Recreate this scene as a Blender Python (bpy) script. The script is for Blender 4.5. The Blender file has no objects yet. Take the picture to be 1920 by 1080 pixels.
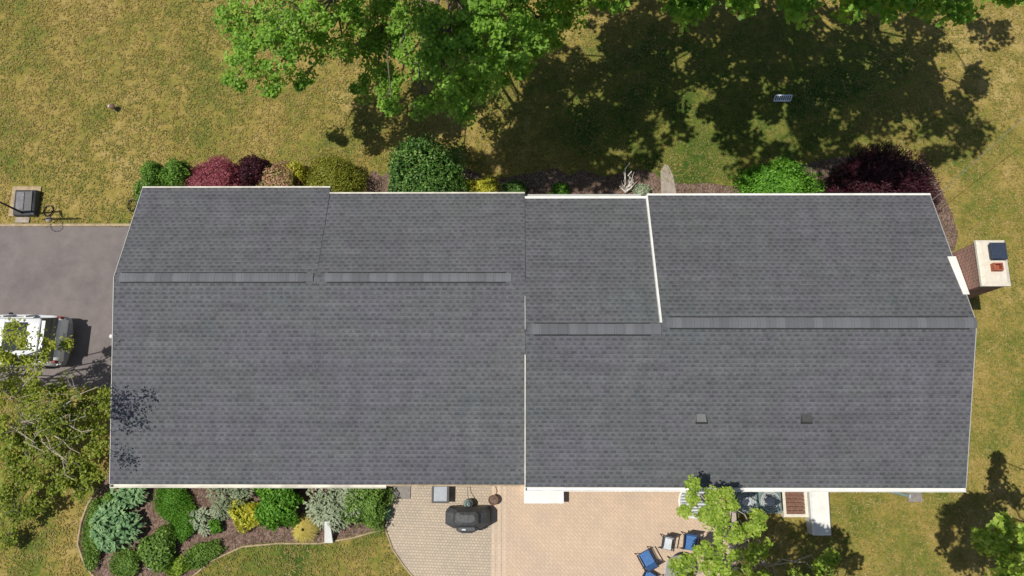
import bpy, bmesh, math, random
import numpy as np
from mathutils import Vector, Matrix, Euler
R_ = math.radians
sc = bpy.context.scene
C = sc.collection
# ------------------------------------------------------------------ camera
CAM_H = 27.0; FPX = 1371.0; TILT = R_(12.5); SIDE = R_(0.42)
camd = bpy.data.cameras.new('camera'); cam = bpy.data.objects.new('camera', camd); C.objects.link(cam)
camd.sensor_width = 36.0; camd.lens = FPX / 1920 * 36.0; camd.clip_end = 2000
RM = Matrix.Rotation(TILT, 3, 'X') @ Matrix.Rotation(SIDE, 3, 'Y')
cam.matrix_world = Matrix.Translation((0, 0, CAM_H)) @ RM.to_4x4()
sc.camera = cam
# ------------------------------------------------------------------ light
SUN_EL = R_(66); SHX, SHY = 1.0, 0.10            # shadows fall towards +X, a touch to +Y
sh = Vector((SHX, SHY)).normalized(); COT = 1 / math.tan(SUN_EL)
w = bpy.data.worlds.new('World'); sc.world = w; w.use_nodes = True
nt = w.node_tree; bg = nt.nodes['Background']
sky = nt.nodes.new('ShaderNodeTexSky'); sky.sky_type = 'NISHITA'; sky.sun_disc = False
sky.sun_elevation = SUN_EL; sky.sun_rotation = math.atan2(-sh.x, -sh.y)
nt.links.new(sky.outputs[0], bg.inputs[0]); bg.inputs[1].default_value = 0.075
sd = bpy.data.lights.new('sun', 'SUN'); sd.energy = 4.4; sd.angle = R_(0.5); sd.color = (1.0, .955, .87)
so = bpy.data.objects.new('sun', sd); C.objects.link(so)
ldir = Vector((sh.x * math.cos(SUN_EL), sh.y * math.cos(SUN_EL), -math.sin(SUN_EL)))
so.rotation_euler = ldir.to_track_quat('-Z', 'Y').to_euler(); so.location = (-20, 0, 40)
sc.view_settings.view_transform = 'Standard'; sc.view_settings.look = 'None'
sc.view_settings.exposure = 0.0; sc.view_settings.gamma = 1.0

# ------------------------------------------------------------------ helpers
def at(u, v, z=0.0):
    """the place at height z that the photo shows at pixel u, v"""
    d = RM @ Vector(((u - 960) / FPX, (540 - v) / FPX, -1)); k = (z - CAM_H) / d.z
    return Vector((d.x * k, d.y * k, z))
def pix(p):
    q = RM.transposed() @ (Vector(p) - Vector((0, 0, CAM_H)))
    return 960 + FPX * q.x / -q.z, 540 - FPX * q.y / -q.z
def tag(o, label=None, cat=None, group=None, kind=None):
    if label: o['label'] = label
    if cat: o['category'] = cat
    if group: o['group'] = group
    if kind: o['kind'] = kind
    return o
def thing(name, label, cat, loc=(0, 0, 0), rz=0, group=None):
    o = bpy.data.objects.new(name, None); C.objects.link(o); o.location = loc; o.rotation_euler = (0, 0, rz)
    o.empty_display_size = .2
    return tag(o, label, cat, group)
def copy_tree(o, parent=None):
    c = o.copy(); C.objects.link(c)
    if parent: c.parent = parent
    for ch in list(o.children): copy_tree(ch, c)
    return c

class MB:
    def __init__(s): s.v = []; s.f = []; s.uv = None
    def box(s, c, d, rz=0, rx=0, taper=1.0):
        cx, cy, cz = c; a, b, h = d[0] / 2, d[1] / 2, d[2] / 2; n = len(s.v)
        M = Matrix.Rotation(rz, 3, 'Z') @ Matrix.Rotation(rx, 3, 'X')
        for z, t in ((-h, 1), (h, taper)):
            for x, y in ((-a, -b), (a, -b), (a, b), (-a, b)):
                s.v.append(tuple(Vector((cx, cy, cz)) + M @ Vector((x * t, y * t, z))))
        for q in ((3, 2, 1, 0), (4, 5, 6, 7), (0, 1, 5, 4), (1, 2, 6, 5), (2, 3, 7, 6), (3, 0, 4, 7)):
            s.f.append(tuple(n + i for i in q))
        return s
    def tube(s, pts, rad, n=8, cap=True):
        pts = [Vector(p) for p in pts]; m = len(pts)
        if not hasattr(rad, '__len__'): rad = [rad] * m
        base = len(s.v); up = Vector((0, 0, 1))
        for i, p in enumerate(pts):
            t = (pts[min(i + 1, m - 1)] - pts[max(i - 1, 0)])
            if t.length < 1e-9: t = Vector((0, 0, 1))
            t.normalize(); a = t.cross(up)
            if a.length < .05: a = t.cross(Vector((1, 0, 0)))
            a.normalize(); b = t.cross(a)
            for k in range(n):
                an = 2 * math.pi * k / n
                s.v.append(tuple(p + (a * math.cos(an) + b * math.sin(an)) * rad[i]))
        for i in range(m - 1):
            for k in range(n):
                q = base + i * n; k2 = (k + 1) % n
                s.f.append((q + k, q + k2, q + n + k2, q + n + k))
        if cap:
            s.f.append(tuple(base + k for k in range(n))[::-1]); s.f.append(tuple(base + (m - 1) * n + k for k in range(n)))
        return s
    def lathe(s, prof, c=(0, 0, 0), n=24):
        base = len(s.v); m = len(prof)
        for r, z in prof:
            for k in range(n):
                an = 2 * math.pi * k / n
                s.v.append((c[0] + r * math.cos(an), c[1] + r * math.sin(an), c[2] + z))
        for i in range(m - 1):
            for k in range(n):
                q = base + i * n; k2 = (k + 1) % n
                s.f.append((q + k, q + k2, q + n + k2, q + n + k))
        s.f.append(tuple(base + k for k in range(n))[::-1]); s.f.append(tuple(base + (m - 1) * n + k for k in range(n)))
        return s
    def loft(s, rings):
        base = len(s.v); n = len(rings[0])
        for r in rings: s.v += [tuple(p) for p in r]
        for i in range(len(rings) - 1):
            for k in range(n):
                q = base + i * n; k2 = (k + 1) % n
                s.f.append((q + k, q + k2, q + n + k2, q + n + k))
        s.f.append(tuple(base + k for k in range(n))[::-1]); s.f.append(tuple(base + (len(rings) - 1) * n + k for k in range(n)))
        return s
    def build(s, name, m, parent=None, smooth=False, bevel=0, loc=None):
        me = bpy.data.meshes.new(name); me.from_pydata([tuple(p) for p in s.v], [], s.f); me.update()
        bm = bmesh.new(); bm.from_mesh(me); bmesh.ops.recalc_face_normals(bm, faces=bm.faces)
        if bevel: bmesh.ops.bevel(bm, geom=list(bm.edges), offset=bevel, segments=2, affect='EDGES', profile=.7)
        bm.to_mesh(me); bm.free()
        me.materials.append(m)
        if smooth: me.polygons.foreach_set('use_smooth', [True] * len(me.polygons))
        o = bpy.data.objects.new(name, me); C.objects.link(o)
        if parent: o.parent = parent
        if loc is not None: o.location = loc
        return o

def quads(name, V, m, parent=None, extra=None):
    """V: N x 4 x 3 leaf faces as one mesh (plus the shapes in extra, an MB)"""
    V = np.asarray(V, dtype=np.float32); n = len(V)
    ev = np.array(extra.v, dtype=np.float32).reshape(-1, 3) if extra else np.zeros((0, 3), np.float32)
    ef = extra.f if extra else []
    me = bpy.data.meshes.new(name)
    allv = np.concatenate([V.reshape(-1, 3), ev])
    me.vertices.add(len(allv)); me.vertices.foreach_set('co', allv.ravel())
    li = list(range(4 * n)); tot = [4] * n
    arr = [np.arange(4 * n, dtype=np.int32)]
    for f in ef: arr.append(np.array([4 * n + i for i in f], dtype=np.int32)); tot.append(len(f))
    idx = np.concatenate(arr); tot = np.array(tot, dtype=np.int32)
    st = np.concatenate([[0], np.cumsum(tot)[:-1]]).astype(np.int32)
    me.loops.add(len(idx)); me.loops.foreach_set('vertex_index', idx)
    me.polygons.add(len(tot)); me.polygons.foreach_set('loop_start', st); me.polygons.foreach_set('loop_total', tot)
    me.update(calc_edges=True); me.validate()
    me.materials.append(m)
    o = bpy.data.objects.new(name, me); C.objects.link(o)
    if parent: o.parent = parent
    return o

def leaves(cen, nrm, length, width, rng, spread=.6, axis=None, fold=0.0):
    """diamond leaf quads at cen, facing nrm jittered by spread"""
    cen = np.asarray(cen, float); N = len(cen)
    nr = np.asarray(nrm, float) + rng.normal(0, spread, (N, 3)); nr /= np.linalg.norm(nr, axis=1)[:, None] + 1e-9
    a = rng.normal(0, 1, (N, 3)) if axis is None else np.asarray(axis, float) + rng.normal(0, .25, (N, 3))
    a -= (a * nr).sum(1)[:, None] * nr; a /= np.linalg.norm(a, axis=1)[:, None] + 1e-9
    b = np.cross(nr, a)
    L = (length * rng.uniform(.65, 1.25, N))[:, None]; W = (width * rng.uniform(.7, 1.25, N))[:, None]
    return np.stack([cen - a * L / 2, cen + b * W / 2 + a * L * .05, cen + a * L / 2, cen - b * W / 2 + a * L * .05], 1)

# ------------------------------------------------------------------ materials
def mat(name, rgb, rough=.8, metal=0.0, nscale=0, namp=0.15, bump=0.0, bscale=60, spec=.5, trans=0):
    m = bpy.data.materials.new(name); m.use_nodes = True; n = m.node_tree; b = n.nodes['Principled BSDF']
    b.inputs['Roughness'].default_value = rough; b.inputs['Metallic'].default_value = metal
    b.inputs['Specular IOR Level'].default_value = spec
    b.inputs['Base Color'].default_value = (*rgb, 1)
    if nscale:
        tc = n.nodes.new('ShaderNodeTexCoord'); no = n.nodes.new('ShaderNodeTexNoise'); no.inputs['Scale'].default_value = nscale
        no.inputs['Detail'].default_value = 5; no.inputs['Roughness'].default_value = .65
        n.links.new(tc.outputs['Object'], no.inputs['Vector'])
        r = n.nodes.new('ShaderNodeValToRGB'); r.color_ramp.elements[0].position = .3; r.color_ramp.elements[1].position = .7
        r.color_ramp.elements[0].color = (*[c * (1 - namp) for c in rgb], 1); r.color_ramp.elements[1].color = (*[min(1, c * (1 + namp)) for c in rgb], 1)
        n.links.new(no.outputs['Fac'], r.inputs[0]); n.links.new(r.outputs[0], b.inputs['Base Color'])
    if bump:
        tc = n.nodes.new('ShaderNodeTexCoord'); no = n.nodes.new('ShaderNodeTexNoise'); no.inputs['Scale'].default_value = bscale
        no.inputs['Detail'].default_value = 4
        n.links.new(tc.outputs['Object'], no.inputs['Vector'])
        bu = n.nodes.new('ShaderNodeBump'); bu.inputs['Strength'].default_value = bump; bu.inputs['Distance'].default_value = .03
        n.links.new(no.outputs['Fac'], bu.inputs['Height']); n.links.new(bu.outputs[0], b.inputs['Normal'])
    return m

def leafmat(name, cols, transl=.35, rough=.55, spec=.35):
    """every leaf its own colour out of cols, light passes through a little"""
    m = bpy.data.materials.new(name); m.use_nodes = True; n = m.node_tree; b = n.nodes['Principled BSDF']
    g = n.nodes.new('ShaderNodeNewGeometry'); r = n.nodes.new('ShaderNodeValToRGB'); r.color_ramp.interpolation = 'LINEAR'
    el = r.color_ramp.elements
    while len(el) < len(cols): el.new(.5)
    for i, c in enumerate(cols): el[i].position = i / (len(cols) - 1); el[i].color = (*c, 1)
    tc = n.nodes.new('ShaderNodeTexCoord'); no = n.nodes.new('ShaderNodeTexNoise'); no.inputs['Scale'].default_value = 2.3; no.inputs['Detail'].default_value = 3
    n.links.new(tc.outputs['Object'], no.inputs['Vector']); ma = n.nodes.new('ShaderNodeMath'); ma.operation = 'MULTIPLY_ADD'; ma.inputs[1].default_value = 1.5; ma.inputs[2].default_value = -.75
    n.links.new(no.outputs['Fac'], ma.inputs[0]); md = n.nodes.new('ShaderNodeMath'); md.operation = 'MULTIPLY_ADD'; md.inputs[1].default_value = .8
    n.links.new(g.outputs['Random Per Island'], md.inputs[0]); n.links.new(ma.outputs[0], md.inputs[2]); ad = n.nodes.new('ShaderNodeMath'); ad.inputs[1].default_value = .1; n.links.new(md.outputs[0], ad.inputs[0])
    n.links.new(ad.outputs[0], r.inputs[0]); n.links.new(r.outputs[0], b.inputs['Base Color'])
    b.inputs['Roughness'].default_value = rough; b.inputs['Specular IOR Level'].default_value = spec
    t = n.nodes.new('ShaderNodeBsdfTranslucent'); mx = n.nodes.new('ShaderNodeMixShader'); mx.inputs[0].default_value = transl
    hs = n.nodes.new('ShaderNodeHueSaturation'); hs.inputs['Value'].default_value = 1.5; hs.inputs['Hue'].default_value = .485
    n.links.new(r.outputs[0], hs.inputs['Color']); n.links.new(hs.outputs[0], t.inputs[0])
    n.links.new(b.outputs[0], mx.inputs[1]); n.links.new(t.outputs[0], mx.inputs[2])
    n.links.new(mx.outputs[0], n.nodes['Material Output'].inputs[0])
    return m

def nd(n, t, **k):
    x = n.nodes.new(t)
    for a, b in k.items():
        if hasattr(x, a): setattr(x, a, b)
    return x
def noise(n, vec, scale, detail=5, rough=.6, dist=0):
    x = nd(n, 'ShaderNodeTexNoise'); x.inputs['Scale'].default_value = scale; x.inputs['Detail'].default_value = detail
    x.inputs['Roughness'].default_value = rough; x.inputs['Distortion'].default_value = dist; n.links.new(vec, x.inputs['Vector']); return x.outputs['Fac']
def ramp(n, fac, stops):
    r = nd(n, 'ShaderNodeValToRGB'); el = r.color_ramp.elements
    while len(el) < len(stops): el.new(.5)
    for i, (p, c) in enumerate(stops): el[i].position = p; el[i].color = (*c, 1) if hasattr(c, '__len__') else (c, c, c, 1)
    n.links.new(fac, r.inputs[0]); return r.outputs[0]
def mix(n, fac, a, b, mode='MIX'):
    x = nd(n, 'ShaderNodeMix'); x.data_type = 'RGBA'; x.blend_type = mode
    for s, val in ((0, fac), (6, a), (7, b)):
        if isinstance(val, (int, float)): x.inputs[s].default_value = val
        elif isinstance(val, tuple): x.inputs[s].default_value = (*val, 1)
        else: n.links.new(val, x.inputs[s])
    return x.outputs[2]
def mth(n, op, a, b=0.0):
    x = nd(n, 'ShaderNodeMath'); x.operation = op
    for s, val in ((0, a), (1, b)):
        if isinstance(val, (int, float)): x.inputs[s].default_value = val
        else: n.links.new(val, x.inputs[s])
    return x.outputs[0]
def newmat(name, rough=.9, spec=.3):
    m = bpy.data.materials.new(name); m.use_nodes = True; n = m.node_tree; b = n.nodes['Principled BSDF']
    b.inputs['Roughness'].default_value = rough; b.inputs['Specular IOR Level'].default_value = spec
    tc = nd(n, 'ShaderNodeTexCoord'); return m, n, b, tc
def bumpto(n, b, h, strength=.4, dist=.03):
    bu = nd(n, 'ShaderNodeBump'); bu.inputs['Strength'].default_value = strength; bu.inputs['Distance'].default_value = dist
    n.links.new(h, bu.inputs['Height']); n.links.new(bu.outputs[0], b.inputs['Normal'])

def m_lawn():
    m, n, b, tc = newmat('lawn_grass', .95, .1); P = tc.outputs['Object']
    mp = nd(n, 'ShaderNodeMapping'); mp.inputs['Scale'].default_value = (1, 1.0, 1); n.links.new(P, mp.inputs[0]); V = mp.outputs[0]
    big = noise(n, V, .16, 3, .55, .4); mid = noise(n, V, .62, 6, .68, .3); sm = noise(n, V, 3.0, 5, .7); fine = noise(n, V, 9, 4, .75); vf = noise(n, V, 26, 3, .7)
    s = mth(n, 'ADD', mth(n, 'MULTIPLY', big, .65), mth(n, 'MULTIPLY', mid, .75))
    s = mth(n, 'ADD', s, mth(n, 'MULTIPLY', sm, .52)); s = mth(n, 'ADD', s, mth(n, 'MULTIPLY', fine, .45))
    # 1.185 is the middle; drier towards the open front lawn on the far left
    sx = nd(n, 'ShaderNodeSeparateXYZ'); n.links.new(P, sx.inputs[0])
    g = mth(n, 'ADD', mth(n, 'MULTIPLY', sx.outputs[0], .001), mth(n, 'MULTIPLY', sx.outputs[1], .004))
    dx = mth(n, 'SUBTRACT', sx.outputs[0], 9.5); dy = mth(n, 'SUBTRACT', sx.outputs[1], 13.5)
    rr = mth(n, 'ADD', mth(n, 'MULTIPLY', dx, mth(n, 'MULTIPLY', dx, .011)), mth(n, 'MULTIPLY', dy, mth(n, 'MULTIPLY', dy, .04)))
    green_patch = mth(n, 'MAXIMUM', mth(n, 'SUBTRACT', 1.0, rr), 0.0)     # greener oval patch on the front lawn
    s = mth(n, 'ADD', mth(n, 'ADD', s, g), mth(n, 'MULTIPLY', green_patch, -.22))
    s = mth(n, 'ADD', mth(n, 'MULTIPLY', mth(n, 'SUBTRACT', s, 1.185), 2.2), .54)
    col = ramp(n, s, [(.0, (.05, .09, .016)), (.25, (.11, .145, .026)), (.5, (.205, .188, .042)), (.72, (.295, .225, .062)), (1.0, (.385, .29, .11))])
    col = mix(n, 1.0, col, ramp(n, vf, [(.3, .68), (.7, 1.3)]), 'MULTIPLY')
    n.links.new(col, b.inputs['Base Color'])
    h = mth(n, 'ADD', mth(n, 'MULTIPLY', fine, .6), vf); bumpto(n, b, h, .55, .05)
    return m

def m_shingle():
    m, n, b, tc = newmat('roof_shingles', .92, .25); U = tc.outputs['UV']
    wob = nd(n, 'ShaderNodeMapping'); n.links.new(U, wob.inputs[0])
    sp = nd(n, 'ShaderNodeSeparateXYZ'); n.links.new(U, sp.inputs[0])
    vr = mth(n, 'DIVIDE', sp.outputs[1], .138); row = mth(n, 'FLOOR', vr); fv = mth(n, 'FRACT', vr)
    hr = nd(n, 'ShaderNodeTexWhiteNoise'); hr.noise_dimensions = '1D'; n.links.new(row, hr.inputs['W'])
    ur = mth(n, 'ADD', mth(n, 'DIVIDE', sp.outputs[0], .235), mth(n, 'ADD', mth(n, 'MULTIPLY', row, .5), mth(n, 'MULTIPLY', hr.outputs['Value'], .35)))
    cell = mth(n, 'FLOOR', ur); fu = mth(n, 'FRACT', ur)
    cb = nd(n, 'ShaderNodeCombineXYZ'); n.links.new(cell, cb.inputs[0]); n.links.new(row, cb.inputs[1])
    wn = nd(n, 'ShaderNodeTexWhiteNoise'); wn.noise_dimensions = '2D'; n.links.new(cb.outputs[0], wn.inputs['Vector'])
    sc_ = nd(n, 'ShaderNodeSeparateColor'); n.links.new(wn.outputs['Color'], sc_.inputs[0])
    r1, r2 = sc_.outputs[0], sc_.outputs[1]
    wdt = mth(n, 'ADD', .34, mth(n, 'MULTIPLY', r1, .3))
    du = mth(n, 'SUBTRACT', 1.0, mth(n, 'MINIMUM', mth(n, 'MULTIPLY', mth(n, 'MAXIMUM', mth(n, 'SUBTRACT', mth(n, 'ABSOLUTE', mth(n, 'SUBTRACT', fu, .5)), mth(n, 'MULTIPLY', wdt, .5)), 0.0), 12.0), 1.0))
    dv = mth(n, 'SUBTRACT', 1.0, mth(n, 'MINIMUM', mth(n, 'MULTIPLY', mth(n, 'MAXIMUM', mth(n, 'SUBTRACT', fv, .48), 0.0), 7.0), 1.0))
    dash = mth(n, 'MULTIPLY', mth(n, 'MULTIPLY', du, dv), mth(n, 'ADD', .45, mth(n, 'MULTIPLY', r2, .55)))
    line = mth(n, 'SUBTRACT', 1.0, mth(n, 'MINIMUM', mth(n, 'MULTIPLY', fv, 6.0), 1.0))      # butt edge of each course
    base = mix(n, dash, (.116, .118, .129), (.070, .072, .081))
    base = mix(n, mth(n, 'MULTIPLY', line, .36), base, (.05, .05, .053))
    base = mix(n, 1.0, base, ramp(n, sc_.outputs[2], [(0.0, .92), (1.0, 1.08)]), 'MULTIPLY')
    big = noise(n, tc.outputs['Object'], .38, 5, .7)
    base = mix(n, 1.0, base, ramp(n, big, [(.3, (.90, .97, .95)), (.45, (1.0, 1.01, .97)), (.55, (.98, .96, .99)), (.7, (1.08, 1.04, 1.07))]), 'MULTIPLY')
    mpx = nd(n, 'ShaderNodeMapping'); mpx.inputs['Scale'].default_value = (.25, 5.0, 1); n.links.new(tc.outputs['Object'], mpx.inputs[0])
    base = mix(n, 1.0, base, ramp(n, noise(n, mpx.outputs[0], 1.0, 4, .65), [(.3, .86), (.7, 1.13)]), 'MULTIPLY')   # courses from different bundles
    mpy = nd(n, 'ShaderNodeMapping'); mpy.inputs['Scale'].default_value = (2.6, .22, 1); n.links.new(tc.outputs['Object'], mpy.inputs[0])
    base = mix(n, 1.0, base, ramp(n, noise(n, mpy.outputs[0], 1.0, 4, .6), [(.3, .92), (.72, 1.09)]), 'MULTIPLY')   # faint rain streaks
    gr = noise(n, tc.outputs['Object'], 24, 4, .75)
    base = mix(n, 1.0, base, ramp(n, gr, [(.28, .80), (.72, 1.2)]), 'MULTIPLY')
    n.links.new(base, b.inputs['Base Color'])
    hh = mth(n, 'ADD', mth(n, 'MULTIPLY', line, -1.0), mth(n, 'MULTIPLY', gr, .4))
    bumpto(n, b, hh, .5, .012)
    return m

def m_cap():
    m, n, b, tc = newmat('ridge_shingles', .9, .25)
    x = nd(n, 'ShaderNodeTexBrick'); x.offset = 0; x.inputs['Scale'].default_value = 1; x.inputs['Brick Width'].default_value = .29
    x.inputs['Row Height'].default_value = 40; x.inputs['Mortar Size'].default_value = .008; x.inputs['Mortar Smooth'].default_value = .5
    x.inputs['Color1'].default_value = (.152, .156, .17, 1); x.inputs['Color2'].default_value = (.11, .113, .123, 1); x.inputs['Mortar'].default_value = (.098, .10, .107, 1)
    mp = nd(n, 'ShaderNodeMapping'); mp.inputs['Location'].default_value = (30, 20, 0); n.links.new(tc.outputs['Object'], mp.inputs[0]); n.links.new(mp.outputs[0], x.inputs['Vector'])
    gr = noise(n, tc.outputs['Object'], 40, 3, .7)
    n.links.new(mix(n, 1.0, x.outputs['Color'], ramp(n, gr, [(.25, .85), (.75, 1.15)]), 'MULTIPLY'), b.inputs['Base Color'])
    return m

def m_asphalt():
    m, n, b, tc = newmat('old_asphalt', .95, .2); P = tc.outputs['Object']
    big = noise(n, P, .35, 4, .6, .5); fine = noise(n, P, 45, 3, .7); mid = noise(n, P, 2.2, 5, .6)
    col = ramp(n, big, [(.3, (.155, .135, .135)), (.55, (.195, .168, .16)), (.75, (.235, .20, .185))])
    col = mix(n, .6, col, ramp(n, mid, [(.3, .82), (.7, 1.16)]), 'MULTIPLY')
    col = mix(n, 1.0, col, ramp(n, fine, [(.25, .82), (.75, 1.18)]), 'MULTIPLY')
    n.links.new(col, b.inputs['Base Color']); bumpto(n, b, fine, .3, .01); return m

def m_paver(name, c1, c2, mo, w_, h_, rot, mort=.006, off=.5):
    m, n, b, tc = newmat(name, .9, .2); P = tc.outputs['Object']
    mp = nd(n, 'ShaderNodeMapping'); mp.inputs['Rotation'].default_value = (0, 0, R_(rot)); mp.inputs['Location'].default_value = (50, 50, 0); n.links.new(P, mp.inputs[0])
    x = nd(n, 'ShaderNodeTexBrick'); x.offset = off; x.inputs['Scale'].default_value = 1; x.inputs['Brick Width'].default_value = w_
    x.inputs['Row Height'].default_value = h_; x.inputs['Mortar Size'].default_value = mort; x.inputs['Mortar Smooth'].default_value = .2
    x.inputs['Color1'].default_value = (*c1, 1); x.inputs['Color2'].default_value = (*c2, 1); x.inputs['Mortar'].default_value = (*mo, 1)
    n.links.new(mp.outputs[0], x.inputs['Vector'])
    big = noise(n, P, .8, 4, .6); fine = noise(n, P, 30, 3, .7)
    col = mix(n, 1.0, x.outputs['Color'], ramp(n, big, [(.3, (.9, .91, .92)), (.7, (1.07, 1.04, 1.0))]), 'MULTIPLY')
    col = mix(n, 1.0, col, ramp(n, fine, [(.25, .88), (.75, 1.1)]), 'MULTIPLY')
    n.links.new(col, b.inputs['Base Color']); bumpto(n, b, mth(n, 'MULTIPLY', x.outputs['Fac'], -1.0), .4, .01); return m

def m_brickwall(name, c1, c2, mo, uvmode=False):
    m, n, b, tc = newmat(name, .9, .2); P = tc.outputs['Object']
    sx = nd(n, 'ShaderNodeSeparateXYZ'); n.links.new(P, sx.inputs[0]); cb = nd(n, 'ShaderNodeCombineXYZ')
    n.links.new(mth(n, 'ADD', mth(n, 'ADD', sx.outputs[0], sx.outputs[1]), 60), cb.inputs[0]); n.links.new(mth(n, 'ADD', sx.outputs[2], 5), cb.inputs[1])
    x = nd(n, 'ShaderNodeTexBrick'); x.inputs['Scale'].default_value = 1; x.inputs['Brick Width'].default_value = .21; x.inputs['Row Height'].default_value = .072
    x.inputs['Mortar Size'].default_value = .007; x.inputs['Color1'].default_value = (*c1, 1); x.inputs['Color2'].default_value = (*c2, 1); x.inputs['Mortar'].default_value = (*mo, 1)
    n.links.new(cb.outputs[0], x.inputs['Vector']); gr = noise(n, P, 25, 3, .7)
    n.links.new(mix(n, 1.0, x.outputs['Color'], ramp(n, gr, [(.25, .8), (.75, 1.2)]), 'MULTIPLY'), b.inputs['Base Color']); return m

def m_mulch():
    m, n, b, tc = newmat('bark_mulch', .95, .1); P = tc.outputs['Object']
    vo = nd(n, 'ShaderNodeTexVoronoi'); vo.inputs['Scale'].default_value = 22; n.links.new(P, vo.inputs['Vector'])
    no = noise(n, P, 9, 5, .7); big = noise(n, P, 1.1, 4, .6)
    col = ramp(n, vo.outputs['Color'], [(.1, (.095, .06, .045)), (.5, (.175, .115, .09)), (.9, (.28, .20, .16))])
    col = mix(n, 1.0, col, ramp(n, no, [(.25, .7), (.75, 1.3)]), 'MULTIPLY'); col = mix(n, 1.0, col, ramp(n, big, [(.3, .8), (.7, 1.15)]), 'MULTIPLY')
    n.links.new(col, b.inputs['Base Color']); bumpto(n, b, vo.outputs['Distance'], .8, .04); return m

M = {}
M['lawn'] = m_lawn(); M['shingle'] = m_shingle(); M['cap'] = m_cap(); M['asphalt'] = m_asphalt(); M['mulch'] = m_mulch()
M['patio'] = m_paver('herringbone_brick', (.575, .445, .33), (.535, .41, .31), (.44, .335, .25), .2, .1, 47, .008)
M['band'] = m_paver('border_brick', (.61, .485, .37), (.57, .45, .345), (.47, .37, .28), .2, .1, 90, .006)
M['cobble'] = m_paver('grey_cobble', (.53, .44, .34), (.44, .375, .30), (.35, .29, .225), .112, .095, 2, .014, .5)
M['brick'] = m_brickwall('chimney_brick', (.30, .13, .095), (.20, .095, .07), (.42, .35, .30))
M['brick_wall'] = m_brickwall('house_brick', (.30, .17, .12), (.22, .12, .09), (.4, .36, .3))
M['siding'] = mat('cream_siding', (.62, .58, .48), .7, nscale=3, namp=.06)
M['white'] = mat('white_paint', (.74, .73, .69), .55, nscale=3, namp=.12)
M['offwhite'] = mat('cream_gutter', (.60, .565, .48), .6, nscale=1.6, namp=.28)
M['greytrim'] = mat('grey_trim', (.42, .42, .40), .6, nscale=3, namp=.1)
M['dark'] = mat('dark_strip', (.02, .021, .022), .8, nscale=8, namp=.2)
M['concrete'] = mat('pale_concrete', (.33, .28, .235), .9, nscale=6, namp=.25, bump=.2)
M['greyconc'] = mat('grey_stone', (.23, .21, .19), .9, nscale=7, namp=.2, bump=.2)
M['cream_cap'] = mat('cement_crown', (.66, .60, .50), .85, nscale=8, namp=.12, bump=.2)
M['clay'] = mat('clay_flue', (.32, .09, .045), .8, nscale=12, namp=.2)
M['bluemetal'] = mat('blue_grey_metal', (.045, .06, .095), .5, .3, nscale=10, namp=.2)
M['black'] = mat('black_plastic', (.018, .018, .02), .5, nscale=10, namp=.2)
M['cover'] = mat('grill_cover_vinyl', (.05, .052, .055), .55, nscale=6, namp=.3, bump=.4, bscale=9)
M['steel'] = mat('brushed_steel', (.5, .5, .5), .35, .8, nscale=14, namp=.1)
M['whitetop'] = mat('grey_white_plastic', (.52, .55, .57), .5, nscale=8, namp=.1)
M['blue'] = mat('blue_fabric', (.055, .15, .35), .8, nscale=14, namp=.3, bump=.2)
M['chairframe'] = mat('dark_chair_frame', (.03, .032, .05), .4, .3, nscale=9, namp=.1)
M['glass'] = mat('tinted_glass', (.02, .03, .035), .06, 0, nscale=3, namp=.1, spec=.8)
M['tabletop'] = mat('grey_glass_top', (.33, .32, .33), .2, 0, nscale=6, namp=.2)
M['carpaint'] = mat('white_car_paint', (.74, .75, .76), .25, 0, nscale=2, namp=.02, spec=.6)
M['carsilver'] = mat('grey_car_trim', (.30, .31, .33), .35, .4, nscale=6, namp=.05)
M['red'] = mat('tail_light_red', (.22, .012, .012), .2, nscale=10, namp=.1)
M['rubber'] = mat('tyre_rubber', (.02, .02, .02), .9, nscale=15, namp=.2)
M['wood'] = mat('brown_wood', (.16, .085, .055), .8, nscale=9, namp=.25)
M['bark'] = mat('tree_bark', (.13, .105, .08), .95, nscale=12, namp=.3, bump=.6, bscale=20)
M['palebark'] = mat('pale_bark', (.36, .31, .24), .95, nscale=12, namp=.3, bump=.5, bscale=20)
M['whitewood'] = mat('bleached_wood', (.62, .58, .52), .9, nscale=15, namp=.15, bump=.3)
M['acgreen'] = mat('grey_green_metal', (.16, .22, .21), .5, 0, nscale=5, namp=.3)
M['acgrill'] = mat('pale_grille_metal', (.50, .57, .57), .5, 0, nscale=8, namp=.15)
M['tan_edge'] = mat('tan_edging', (.38, .29, .18), .95, nscale=5, namp=.3, bump=.4)
M['cable'] = mat('grey_cable', (.16, .16, .16), .7, nscale=8, namp=.1)
# leaves
M['oak'] = leafmat('oak_leaves', [(.09, .19, .02), (.17, .33, .035), (.26, .45, .055), (.37, .55, .10)], .48)
M['lime'] = leafmat('light_green_leaves', [(.12, .20, .02), (.23, .35, .035), (.34, .47, .06), (.46, .54, .12)], .42)
M['sunny'] = leafmat('yellow_green_leaves', [(.15, .19, .015), (.25, .31, .025), (.37, .42, .045), (.46, .48, .09)], .38)
M['olive'] = leafmat('olive_leaves', [(.10, .15, .016), (.18, .25, .024), (.28, .34, .04), (.40, .43, .09)], .45)
M['box'] = leafmat('boxwood_leaves', [(.06, .14, .016), (.13, .27, .03), (.21, .38, .055)], .25)
M['brightgreen'] = leafmat('bright_green_leaves', [(.06, .18, .014), (.12, .30, .025), (.22, .44, .05)], .3)
M['darkgreen'] = leafmat('dark_green_leaves', [(.03, .085, .014), (.06, .15, .024), (.12, .24, .045), (.26, .38, .10)], .2)
M['burgundy'] = leafmat('burgundy_leaves', [(.20, .04, .06), (.38, .10, .13), (.52, .21, .22)], .3)
M['maroon'] = leafmat('maroon_leaves', [(.02, .005, .009), (.05, .010, .018), (.10, .022, .036)], .2)
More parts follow.
